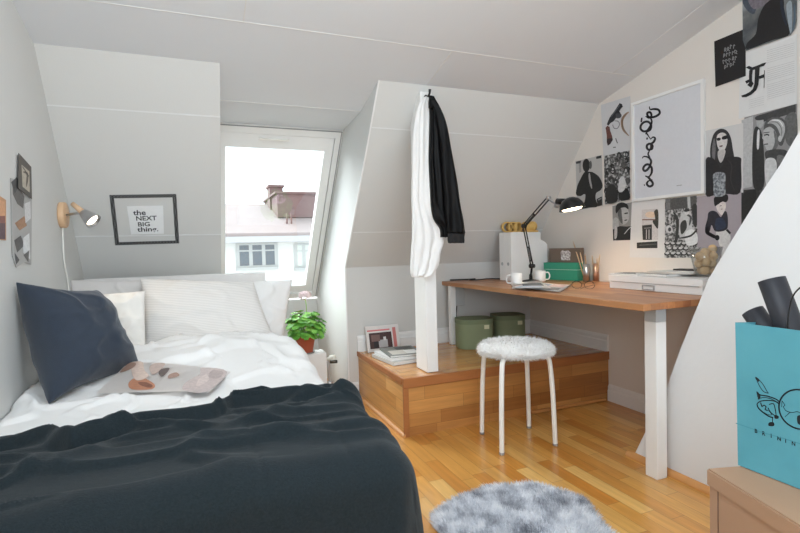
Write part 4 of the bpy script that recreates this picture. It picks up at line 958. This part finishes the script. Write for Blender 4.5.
# cups
def mug(c, r, h_, ang, label, m=None):
    c = V(c); g = thing('mug', label, 'mug', c, 'white mugs'); bm = BM()
    lathe(bm, [(0, 0), (r * .9, 0), (r, .006), (r, h_), (r - .003, h_), (r - .004, .008), (0, .006)], 28, c); put('cup', bm, M_white, g)
    d = V((math.cos(ang), math.sin(ang), 0)); bm = BM()
    tube(bm, smooth_line([c + d * (r - .002) + V((0, 0, h_ * .82)), c + d * (r + .018) + V((0, 0, h_ * .80)), c + d * (r + .026) + V((0, 0, h_ * .5)), c + d * (r + .018) + V((0, 0, h_ * .22)), c + d * (r - .002) + V((0, 0, h_ * .2))], 5), .004, 8); put('handle', bm, M_white, g)
mug(dpt(540, 281.5) + V((.0, .0, 0)), .036, .072, -.6, 'white mug with handle in front of the green box')
mug(dpt(516.5, 285.5), .034, .076, 2.6, 'white mug at the front edge of the desk left of the lamp')
# green tin, brown box
gd = V((.42, -.90, 0)).normalized(); gn = V((gd.y, -gd.x, 0)); gn = -gn if gn.x < 0 else gn
g0 = dpt(544, 279.5); g1 = dpt(577.5, 281); gd = (g1 - g0).normalized(); gw = (g1 - g0).length; gn = V((-gd.y, gd.x, 0))
if gn.x < 0: gn = -gn
def obox(bm, o_, w, d, h_, z0=0, mi=0, ins=0): prism(bm, [o_ + gd * ins + gn * ins + V((0, 0, z0)), o_ + gd * (w - ins) + gn * ins + V((0, 0, z0)), o_ + gd * (w - ins) + gn * (d - ins) + V((0, 0, z0)), o_ + gd * ins + gn * (d - ins) + V((0, 0, z0))], (0, 0, h_), mi)
dpth = .075
gb = thing('storage_tin', 'teal green box with a white line behind the mugs on the desk', 'box', g0)
bm = BM(); obox(bm, g0, gw, dpth, .070, 0, ins=.002); put('body', bm, mat('teal_green', (54, 150, 122), .5), gb)
bm = BM(); obox(bm, g0, gw, dpth, .045, .0725); put('lid', bm, mat('teal_green', (54, 150, 122), .5), gb)
bm = BM(); obox(bm, g0, gw, dpth, .0025, .070, ins=.001); put('white_line', bm, ink((214, 230, 222)), gb)
b0_ = g0 + gd * .02 + gn * .035 + V((0, 0, .1185)); bw = gw - .02; zt_ = .10
kb = thing('brown_box', 'dark brown card box with a pale printed patch resting on the teal box', 'box', b0_)
bm = BM(); obox(bm, b0_, bw, .036, .095, 0); put('body', bm, mat('brown_card', (112, 96, 84), .7), kb)
bm = BM(); prism(bm, [b0_ + gd * (bw * u) + V((0, 0, z_)) for u, z_ in ((.40, .015), (.68, .015), (.70, .065), (.62, .083), (.52, .075), (.45, .085), (.38, .07))], -gn * .001); put('printed_patch', bm, mottled('patch_print', [(.4, (150, 140, 140)), (.6, (226, 222, 222))], 80), kb)
# pencil cups
for k, (p, r, lab) in enumerate(((dpt(586.5, 281.5), .020, 'metal cup of pencils beside the teal box'), (dpt(596, 281), .020, 'copper tinted cup of brushes nearer the right wall'))):
    g = thing('pencil_cup', lab, 'cup', p, 'pencil cups'); bm = BM(); lathe(bm, [(0, 0), (r, 0), (r, .112), (r - .0015, .112), (r - .0015, .003), (0, .003)], 24, p)
    put('cup', bm, M_chrome if k == 0 else mat('copper_tin', (196, 160, 140), .35, .8), g)
    tips = ([(573, 241, .0), (580, 252, 0), (585, 254, 0)] if k == 0 else [(592, 255, 0), (600, 254, 0), (597, 258, 0)])
    for i, (tx_, ty_, _) in enumerate(tips):
        e = onX(tx_, ty_, min(p.x + .03 - .01 * i, XR - .03)); a = p + V((.006 * (i - 1), .006 * (1 - i), .005)); bm = BM()
        dd = e - a; tube(bm, [a, a + dd * .9, e], [.0035, .0035, .0008], 8)
        o = put('pencil', bm, ink([(210, 176, 140), (222, 196, 160), (190, 150, 110)][i]), base=a)
        tag(o, [['long tan pencil leaning far left out of the metal cup', 'pale pencil in the middle of the metal cup', 'short brown pencil at the right of the metal cup'], ['pale brush handle leaning left in the copper cup', 'cream pencil leaning right in the copper cup', 'brown stick in the copper cup']][k][i], 'pencil', 'pencils in the cups')
# papers and glasses
def sheet(pxs, z_, cols, label, th=.003, base=(226, 224, 224), grp='papers on the desk', nm='magazine', wave=.003):
    P = [onZ(x, y, DZ) for x, y in pxs]
    def G(u, v, e=0): p = bil(P, u, v); p.z = z_ + e + wave * (1 + math.sin(u * 5 + v * 3 + z_ * 900)) / 2; return p
    bm = BM(); grid(bm, 16, 12, G); bmesh.ops.solidify(bm, geom=bm.faces[:], thickness=th)
    for f in bm.faces: pass
    ms = [ink(base)]
    for k, (c, q) in enumerate(cols):
        ms.append(ink(c)); nu = 6
        vs = [[bm.verts.new(G(q[0] + (q[2] - q[0]) * i / nu, q[1] + (q[3] - q[1]) * j / nu, .0008 + .0003 * k)) for i in range(nu + 1)] for j in range(nu + 1)]
        for j in range(nu):
            for i in range(nu): bm.faces.new((vs[j][i], vs[j][i + 1], vs[j + 1][i + 1], vs[j + 1][i])).material_index = len(ms) - 1
    o = put(nm, bm, ms, base=tuple(bil(P, .5, .5)), smooth=True); return tag(o, label, 'magazine' if nm == 'magazine' else 'paper', grp)
sheet([(540, 283.5), (572, 286), (560, 293), (522, 290)], DZ + .005, [((180, 190, 206), (.05, .1, .45, .9)), ((214, 190, 188), (.5, .1, .9, .5)), ((150, 148, 150), (.5, .6, .9, .85))], 'open magazine with pale photos on the desk behind the glasses')
sheet([(513, 284.5), (540, 283), (552, 291), (512, 291.5)], DZ + .013, [((90, 96, 104), (.3, .35, .9, .7)), ((196, 206, 218), (.1, .7, .8, .95)), ((230, 228, 228), (.05, .05, .5, .3))], 'folded newspaper at the front edge of the desk before the mugs')
# sunglasses
sg = dpt(583, 289.5); sg.z = DZ + .016; gs = thing('glasses', 'dark rimmed glasses lying on the desk beside the magazines', 'glasses', sg)
gx = V((-.45, .89, 0)); gy = V((.89, .45, 0)); M_rim = mat('tortoise_rim', (58, 50, 44), .3)
bm = BM(); 
for k in (-1, 1):
    c = sg + gx * (.034 * k); tube(bm, [c + gx * (.027 * math.cos(a)) + gy * .002 + V((0, 0, .022 * math.sin(a) * .9 + .008)) for a in [i * PI / 9 for i in range(18)]], .0018, 6, closed=True)
tube(bm, [sg - gx * .008 + V((0, 0, .014)), sg + gx * .008 + V((0, 0, .014))], .0018, 6); put('rim', bm, M_rim, gs)
for k in (-1, 1):
    bm = BM(); a = sg + gx * (.061 * k) + V((0, 0, .012)); tube(bm, smooth_line([a, a - gy * .05 * (1) + V((0, 0, -.004)) - gx * .01 * k, a - gy * .105 + V((0, 0, -.008)) - gx * .02 * k, a - gy * .125 + V((0, 0, -.014)) - gx * .025 * k], 4), .0016, 6); put('temple', bm, M_rim, gs)

# large flat white box with things on it
fb = V((2.06, 1.53, DZ)); fx0, fx1, fy0, fy1, fh = 2.06, 2.362, 1.53, 2.075, .070
fbt = thing('flat_box', 'large flat white lidded box on the desk below the pictures', 'box', fb)
bm = BM(); box(bm, (fx0 + .004, fy0 + .004, DZ), (fx1 - .004, fy1 - .004, DZ + fh - .002), .002); put('body', bm, M_white, fbt)
bm = BM(); box(bm, (fx0, fy0, DZ + fh - .032), (fx1, fy1, DZ + fh), .002); lid = put('lid', bm, M_white, fbt)
bm = BM(); box(bm, (fx0 - .0005, fy0 + .02, DZ + fh - .0345), (fx0 + .003, fy1 - .02, DZ + fh - .032)); put('lid_painted_shadow', bm, mat('grey_bracket', (176, 178, 178), .5), fbt)  # solid grey strip stands in for the shade under the lid's rim
bm = BM(); ly = onX(648, 286, fx0).y
for a, b in (((-.035, .006), (.035, .009)), ((-.035, .026), (.035, .029)), ((-.035, .009), (-.032, .026)), ((.032, .009), (.035, .026))): box(bm, (fx0 - .003, ly + a[0], DZ + a[1]), (fx0 + .0045, ly + b[0], DZ + b[1]))
put('label_holder', bm, M_chrome, fbt)
TZ = DZ + fh + .001
def tpt(x, y): return onZ(x, y, TZ)
GP = 'papers on the flat white box'
def flatmag(cx, cy, w, d, rot, z_, h_, cols, label, base=(224, 222, 220)):
    c = V((cx, cy, z_)); bm = BM(); box(bm, c + V((-w / 2, -d / 2, 0)), c + V((w / 2, d / 2, h_)), .0008); ms = [ink(base)]
    for k, (cc, (a, b, e_, f_)) in enumerate(cols): box(bm, c + V((a * w, b * d, h_)), c + V((e_ * w, f_ * d, h_ + .0006 + .0002 * k)), mi=len(ms)); ms.append(ink(cc))
    for v in bm.verts: v.co = c + Matrix.Rotation(rot, 3, 'Z') @ (v.co - c)
    o = put('magazine', bm, ms, base=c); tag(o, label, 'magazine', GP)
flatmag(2.17, 2.02, .17, .17, .15, TZ, .006, [((120, 122, 120), (-.4, -.4, .1, .35)), ((170, 168, 166), (.12, -.3, .42, .4)), ((80, 82, 82), (-.3, -.1, .0, .2))], 'thin grey patterned magazine at the left end of the flat white box')
flatmag(2.21, 1.84, .20, .20, -.1, TZ, .010, [((196, 190, 184), (-.4, -.4, .4, .4)), ((90, 84, 80), (-.42, -.45, -.36, .45))], 'magazine with dark spine lying in the middle of the flat white box')
flatmag(2.255, 1.80, .18, .24, .06, TZ + .011, .009, [((236, 234, 230), (-.42, -.42, .42, .42))], 'pale book on top of the dark spined magazine', (206, 200, 194))
flatmag(2.305, 1.78, .06, .15, .0, TZ + .021, .008, [], 'small black notebook lying on the pale book', (40, 36, 36))
bc = onZ(705.5, 276.5, TZ); bw_ = thing('glass_vase', 'clear glass vase half filled with tan balls on the flat white box', 'vase', bc)
t = NT('clear_glass'); t.t.nodes.remove(t.b); tr = t.n('ShaderNodeBsdfTransparent'); tr.inputs[0].default_value = (.95, .96, .96, 1); gl = t.n('ShaderNodeBsdfGlossy'); gl.inputs['Roughness'].default_value = .03
fr = t.n('ShaderNodeLayerWeight'); fr.inputs[0].default_value = .25; mx = t.n('ShaderNodeMixShader'); t.l(t.math('ADD', t.math('MULTIPLY', fr.outputs[1], .5), .03), mx.inputs[0]); t.l(tr.outputs[0], mx.inputs[1]); t.l(gl.outputs[0], mx.inputs[2]); t.l(mx.outputs[0], t.out.inputs[0])
bm = BM(); lathe(bm, [(0, 0), (.038, 0), (.042, .004), (.072, .140), (.070, .140), (.040, .007), (0, .007)], 36, bc); put('bowl', bm, t.m, bw_)
M_tan = mat('tan_ball', (214, 178, 130), .6, var=.12, scale=60)
bl = [(-.018, -.012, .028), (.018, -.014, .028), (0, .02, .028), (-.03, .012, .058), (.005, -.028, .060), (.03, .012, .060), (-.022, -.022, .066), (.004, .006, .078), (.032, -.016, .088), (.04, -.006, .120), (.012, .012, .106), (-.038, .0, .09)]
for i, (x, y, z_) in enumerate(bl):
    r = .0205; c = bc + V((x, y, z_)); c = bc + V((x * 1.0, y * 1.0, z_ * 1.08)); bm = BM()
    bmesh.ops.create_icosphere(bm, subdivisions=2, radius=r, matrix=Matrix.Translation(c) @ Matrix.Diagonal((1, 1, 1.08, 1)))
    o = put('ball', bm, M_tan, base=c - V((0, 0, r)), smooth=True); tag(o, 'small tan ball lying in the clear glass vase', 'ball', 'tan balls in the glass vase')

# ------------------------------------------------------------------ cardboard box, bag, rolls
t = NT('cardboard'); f = t.noise(5, 4); f2 = t.noise(120, 2)
t.l(t.mix(f, lin((162, 128, 102)), lin((174, 140, 112))), t.b.inputs['Base Color']); t.b.inputs['Roughness'].default_value = .7; t.bump(f2, .08, .002); M_card = t.m
bh = .40; p0 = onZ(706, 468, bh); p1 = onZ(800, 526, bh); ud = (p0 - p1).normalized(); wd = V((ud.y, -ud.x, 0))
if wd.x < 0: wd = -wd
cb = thing('cardboard_box', 'brown lidded cardboard box standing on the floor in the right corner', 'box', (p0.x, p0.y, 0))
LL, WWd = .62, .46
def rect(o_, a, b, c, d): return [o_ + wd * a - ud * b, o_ + wd * c - ud * b, o_ + wd * c - ud * d, o_ + wd * a - ud * d]
o0 = V((p0.x, p0.y, 0))
bm = BM(); prism(bm, rect(o0, .006, .006, WWd - .006, LL - .006), (0, 0, bh - .006)); put('body', bm, M_card, cb)
bm = BM(); prism(bm, rect(o0 + V((0, 0, bh - .045)), 0, 0, WWd, LL), (0, 0, .045)); bmesh.ops.bevel(bm, geom=bm.edges[:], offset=.004, segments=2, affect='EDGES'); put('lid', bm, M_card, cb)
bm = BM(); prism(bm, rect(o0, .0045, .035, .006, .037), (0, 0, bh - .046)); put('corner_seam', bm, mat('dark_card_edge', (110, 84, 70), .8), cb)
# bag
bg0 = onZ(739.5, 465.5, bh + .002); bX = bg0.x; zB = bh + .002; zT = onX(734.5, 322, bX).z
bag = thing('paper_bag', 'turquoise paper shopping bag with black winged emblem standing on the cardboard box', 'bag', (bX, bg0.y, zB))
by0 = bg0.y + .004; bl_ = .34; bd_ = .13
t = NT('turquoise_paper'); f = t.noise(7, 5); t.l(t.mix(f, lin((74, 146, 162)), lin((98, 170, 184))), t.b.inputs['Base Color']); t.b.inputs['Roughness'].default_value = .5; t.bump(t.noise(9, 3), .25, .01); M_bag = t.m
bm = BM(); TH = .002
def bagside(p, q, r, s, n): prism(bm, [p, q, r, s], n)
fl = .004
bagside((bX, by0, zB), (bX, by0 - bl_, zB), (bX - fl, by0 - bl_ - .002, zT), (bX - fl, by0 + .004, zT), (TH, 0, 0))
bagside((bX + bd_, by0, zB), (bX + bd_, by0 - bl_, zB), (bX + bd_ - .02, by0 - bl_ - .002, zT), (bX + bd_ - .02, by0 + .004, zT), (TH, 0, 0))
for yy, sg_ in ((by0, -1), (by0 - bl_, 1)):
    mid = bX + bd_ / 2; iy = .028 * sg_; e_ = .004 if sg_ < 0 else -.002
    prism(bm, [(bX + .001, yy, zB), (bX + .001 - fl, yy + e_, zT), (mid, yy + iy, zT - .001), (mid, yy, zB)], (0, TH * sg_, 0)); prism(bm, [(mid, yy, zB), (mid, yy + iy, zT - .001), (bX + bd_ - .018, yy + e_, zT), (bX + bd_ + .001, yy, zB)], (0, TH * sg_, 0))
box(bm, (bX, by0 - bl_, zB), (bX + bd_, by0, zB + .003))
put('body', bm, M_bag, bag)
def bp(x, y, e=0):   # emblem points on the bag's face, which leans slightly outwards to the top
    p = onX(x, y, bX - .002); k = (p.z - zB) / (zT - zB); return onX(x, y, bX - fl * k - .0006 - e)
bm = BM(); T8 = Z(755, 370, 7.11)
def bstroke(pts, w, closed=False):
    w *= 1.05
    L = smooth_line([V((*T8(*p), 0)) for p in pts], 5); w = w / 7.11
    for i in range(len(L) - 1):
        d = (L[i + 1] - L[i]).normalized(); n = V((-d.y, d.x, 0)) * w / 2; q = [L[i] + n - d * .1 * w, L[i + 1] + n + d * .1 * w, L[i + 1] - n + d * .1 * w, L[i] - n - d * .1 * w]
        bm.faces.new([bm.verts.new(bp(p.x, p.y)) for p in q])
def bpoly(pts): bm.faces.new([bm.verts.new(bp(p.x, p.y)) for p in smooth_loop([V((*T8(*p), 0)) for p in pts], 3)])
cxr, cyr, rxr, ryr = 318, 280, 148, 140
bstroke([(cxr + rxr * math.cos(a), cyr + ryr * math.sin(a) * 1.0 + (cxr + rxr * math.cos(a) - 318) * .12) for a in [PI * .0 + k * PI / 12 for k in range(25)]], 11)
bstroke([(8, 52), (20, 62), (55, 100), (84, 150), (94, 165), (60, 152), (30, 110), (10, 62)], 5); bpoly([(2, 48), (30, 66), (26, 84), (8, 70)])
bstroke([(14, 160), (40, 178), (90, 186), (150, 208), (172, 226)], 8); bpoly([(10, 152), (34, 172), (38, 196), (24, 210)]); bstroke([(20, 206), (60, 196), (110, 204), (165, 232)], 5)
bstroke([(14, 240), (40, 222), (90, 216), (140, 222), (168, 240)], 7); bstroke([(14, 244), (24, 270), (60, 304), (100, 330), (128, 338)], 8); bstroke([(40, 232), (50, 260), (62, 250), (78, 262), (72, 280), (90, 288)], 7)
bstroke([(100, 245), (130, 240), (142, 270), (150, 320)], 6); bstroke([(92, 268), (110, 300), (140, 325)], 6); bstroke([(60, 300), (90, 316), (118, 318), (96, 286)], 4); bpoly([(140, 320), (168, 328), (164, 346), (140, 344)])
bstroke([(124, 338), (124, 378)], 6); bpoly([(96, 378), (112, 370), (134, 374), (134, 398), (98, 398)])
bstroke([(192, 220), (212, 250), (202, 262), (222, 290), (262, 302), (300, 296), (320, 306)], 4); bstroke([(212, 334), (250, 300)], 4); bstroke([(192, 218), (190, 262)], 4); bpoly([(300, 330), (330, 326), (330, 386), (304, 380)])
for ch, (x, y) in zip('BRININ', ((754.5, 432.5), (762, 435), (770.5, 437.5), (777, 440), (785, 442.5), (791.5, 445))):
    vs, fs = text_mesh(ch, 1.0, 1, .03); nv = [bm.verts.new(bp(x + v.x * 5.2, y + v.x * 1.4 - v.y * 5.6)) for v in vs]
    for f in fs: bm.faces.new([nv[i] for i in f])
put('emblem', bm, ink((22, 34, 40)), bag)
bm = BM(); bstroke([(-136, 378), (-60, 404), (60, 446), (200, 486), (340, 530)], 5); put('fold_line', bm, mat('turquoise_crease', (70, 146, 160), .6), bag)
for k, dx in enumerate((.008, bd_ - .028)):
    bm = BM(); ya, yb = by0 - .115, by0 - .225
    tube(bm, smooth_line([(bX + dx, ya, zT - .03), (bX + dx, ya, zT + .02), (bX + dx + .004, ya - .012, zT + .085 - .02 * k), (bX + dx + .006, (ya + yb) / 2, zT + .115 - .02 * k), (bX + dx + .004, yb + .012, zT + .085 - .02 * k), (bX + dx, yb, zT + .02), (bX + dx, yb, zT - .03)], 6), .0018, 6); put('handle', bm, M_black, bag)
M_roll = mat('charcoal_vinyl', (32, 33, 40), .55, var=.08)
def roll(a, b, r, label):
    a, b = V(a), V(b); d = (b - a).normalized(); L = (b - a).length; bm = BM()
    lathe(bm, [(r * .25, 0), (r, 0), (r, L), (r * .92, L + .0005), (r * .9, L - .002), (r * .72, L - .002), (r * .7, L), (r * .5, L), (r * .48, L - .003), (r * .25, L - .003), (r * .25, 0)], 30, a, d)
    o = put('rolled_mat', bm, M_roll, base=a); tag(o, label, 'roll', 'dark rolls in the bag')
Xc = bX + .06
t1 = onX(771.5, 279.5, Xc); m1 = onX(789, 326, Xc); d1 = (t1 - m1).normalized(); roll(t1 - d1 * .27, t1, .0305, 'taller dark grey roll sticking out of the turquoise bag')
Xd = bX + .068
t2 = onX(752.5, 311, Xd); roll(t2 + V((.0, -.13, -.18)), t2, .027, 'shorter dark grey roll leaning left inside the turquoise bag')

# ------------------------------------------------------------------ neighbouring building outside
YB = 16.0
def ob(x, y, d=0): return onY(x, y, YB + d)
nb = thing('apartment_building', 'white apartment house with grey red roof seen through the window', 'building', (3, YB, -6))
e0, e1_ = ob(215, 234), ob(345, 233.5); zE = e0.z; x0, x1 = e0.x - 5, e1_.x + 6
M_fac = mat('white_render', (200, 196, 190), .9); M_roof = mat('roof_tiles', (150, 136, 133), .8, var=.12, scale=2); M_red = mat('red_brown_cladding', (118, 92, 90), .8, var=.1, scale=2)
bm = BM(); box(bm, (x0, YB, -6), (x1, YB + 8, zE)); put('wall', bm, M_fac, nb)
zr = ob(240, 204, 4).z
bm = BM(); prism(bm, [(x0 - .3, YB - .35, zE), (x0 - .3, YB + 4, zr), (x0 - .3, YB + 8.3, zE), (x0 - .3, YB + 8.3, zE - .1), (x0 - .3, YB - .35, zE - .1)], (x1 - x0 + .6, 0, 0)); put('roof', bm, M_roof, nb)
bm = BM(); box(bm, (x0, YB - .4, zE - .28), (x1, YB - .003, zE - .1)); put('cornice', bm, mat('grey_cornice', (176, 172, 172), .8), nb)
bm = BM(); c0, c1 = ob(269.5, 187, 3), ob(282.6, 187, 3); box(bm, (c0.x, YB + 3, zE + .8), (c1.x, YB + 3.7, c0.z)); box(bm, (c0.x - .05, YB + 2.95, c0.z), (c1.x + .05, YB + 3.75, c0.z + .08)); put('chimney', bm, M_red, nb)
bm = BM(); c0, c1 = ob(277, 193.6, 1.6), ob(345, 193, 1.6); box(bm, (c0.x, YB + 1.6, zE + .6), (c1.x, YB + 5, c0.z)); box(bm, (c0.x - .08, YB + 1.5, c0.z), (c1.x, YB + 5, c0.z + .07)); put('dormer', bm, M_red, nb)
bm = BM()
for x_ in (287, 291.5): q = ob(x_, 222, .8); tube(bm, [q + V((0, 0, -.3)), q + V((0, 0, .3))], .03, 6)
put('vent_pipe', bm, M_red, nb)
M_pane = mat('blue_grey_pane', (92, 98, 104), .5, var=.1)
for (xa, xb, n_, cc) in ((237, 276.5, 3, M_pane), (295, 312, 2, mat('curtained_pane', (190, 190, 180), .3)), (205, 222, 2, M_pane), (330, 345, 2, M_pane)):
    a, b = ob(xa, 243.5), ob(xb, 268); w = (b.x - a.x) / n_; bm = BM(); zt_, zb_ = a.z, ob(xa, 268).z
    box(bm, (a.x, YB - .02, zb_), (b.x, YB - .0, zb_ + .06)); box(bm, (a.x, YB - .02, zt_ - .06), (b.x, YB, zt_)); box(bm, (a.x, YB - .019, zb_ + (zt_ - zb_) * .66), (b.x, YB, zb_ + (zt_ - zb_) * .72))
    for i in range(n_ + 1): box(bm, (a.x + i * w - .045, YB - .021, zb_), (a.x + i * w + .06, YB, zt_))
    box(bm, (a.x - .05, YB - .1, zb_ - .08), (b.x + .05, YB, zb_))
    wf = put('window', bm, mat('greyed_window_wood', (168, 166, 162), .7), nb)
    bm = BM(); box(bm, (a.x, YB - .012, zb_), (b.x, YB - .008, zt_)); put('pane', bm, cc, wf)

# ------------------------------------------------------------------ light
w = bpy.data.worlds.new('World'); bpy.context.scene.world = w; w.use_nodes = True
nt = w.node_tree; bg = nt.nodes['Background']; bg.inputs[0].default_value = (.82, .93, 1.0, 1); bg.inputs[1].default_value = 2.8
def area(name, loc, tgt, sx, sy, power, col):
    l = bpy.data.lights.new(name, 'AREA'); l.shape = 'RECTANGLE'; l.size = sx; l.size_y = sy; l.energy = power; l.color = col
    o = bpy.data.objects.new(name, l); C.objects.link(o); o.location = loc; o.rotation_euler = (V(tgt) - V(loc)).to_track_quat('-Z', 'Y').to_euler(); return o
cl_ = bpy.data.lights.new('overhead_fill_light', 'POINT'); cl_.energy = 38; cl_.color = (.82, .93, 1.0); cl_.shadow_soft_size = .28  # unseen overhead fill, added to brighten bedding and floor
co = bpy.data.objects.new('overhead_fill_light', cl_); C.objects.link(co); co.location = (.42, .85, 2.1)
dl = area('rear_fill_area', (.3, -2.95, 1.15), (2.0, 2.6, .6), 1.4, 1.9, 6, (.78, .90, 1.0)); dl.data.spread = math.radians(80)  # added fill at the rear opening, aimed low to lift the desk wall
fl_ = bpy.data.lights.new('left_fill_light', 'POINT'); fl_.energy = 34; fl_.color = (.84, .93, 1.0); fl_.shadow_soft_size = .25  # unseen fill added behind the viewer's left to reach under the desk
fo = bpy.data.objects.new('left_fill_light', fl_); C.objects.link(fo); fo.location = (-.28, -.55, 1.35)
sn = bpy.data.lights.new('hazy_sun', 'SUN'); sn.energy = 7; sn.angle = math.radians(50); sn.color = (.95, .98, 1.0)
so = bpy.data.objects.new('hazy_sun', sn); C.objects.link(so); so.rotation_euler = V((.45, -.70, -.56)).to_track_quat('-Z', 'Y').to_euler()
def spot(name, loc, d, power, col, size, r):
    l = bpy.data.lights.new(name, 'SPOT'); l.energy = power; l.color = col; l.spot_size = size; l.spot_blend = .6; l.shadow_soft_size = r
    o = bpy.data.objects.new(name, l); C.objects.link(o); o.location = loc; o.rotation_euler = V(d).to_track_quat('-Z', 'Y').to_euler()
spot('desk_lamp_light', shd + sd * .035, sd, 5, (1, .82, .6), 2.4, .03)
spot('wall_lamp_light', j + hd * .07, hd, 1.5, (1, .82, .62), 2.0, .02)
for o in list(bpy.data.objects):
    if '_b' in o: del o['_b']
s = bpy.context.scene; s.view_settings.view_transform = 'Standard'; s.view_settings.look = 'None'; s.view_settings.gamma = 1; s.view_settings.use_curve_mapping = False
s.view_settings.exposure = 0.08
s.cycles.use_denoising = True; s.cycles.max_bounces = 8; s.cycles.diffuse_bounces = 5; s.cycles.sample_clamp_indirect = 8
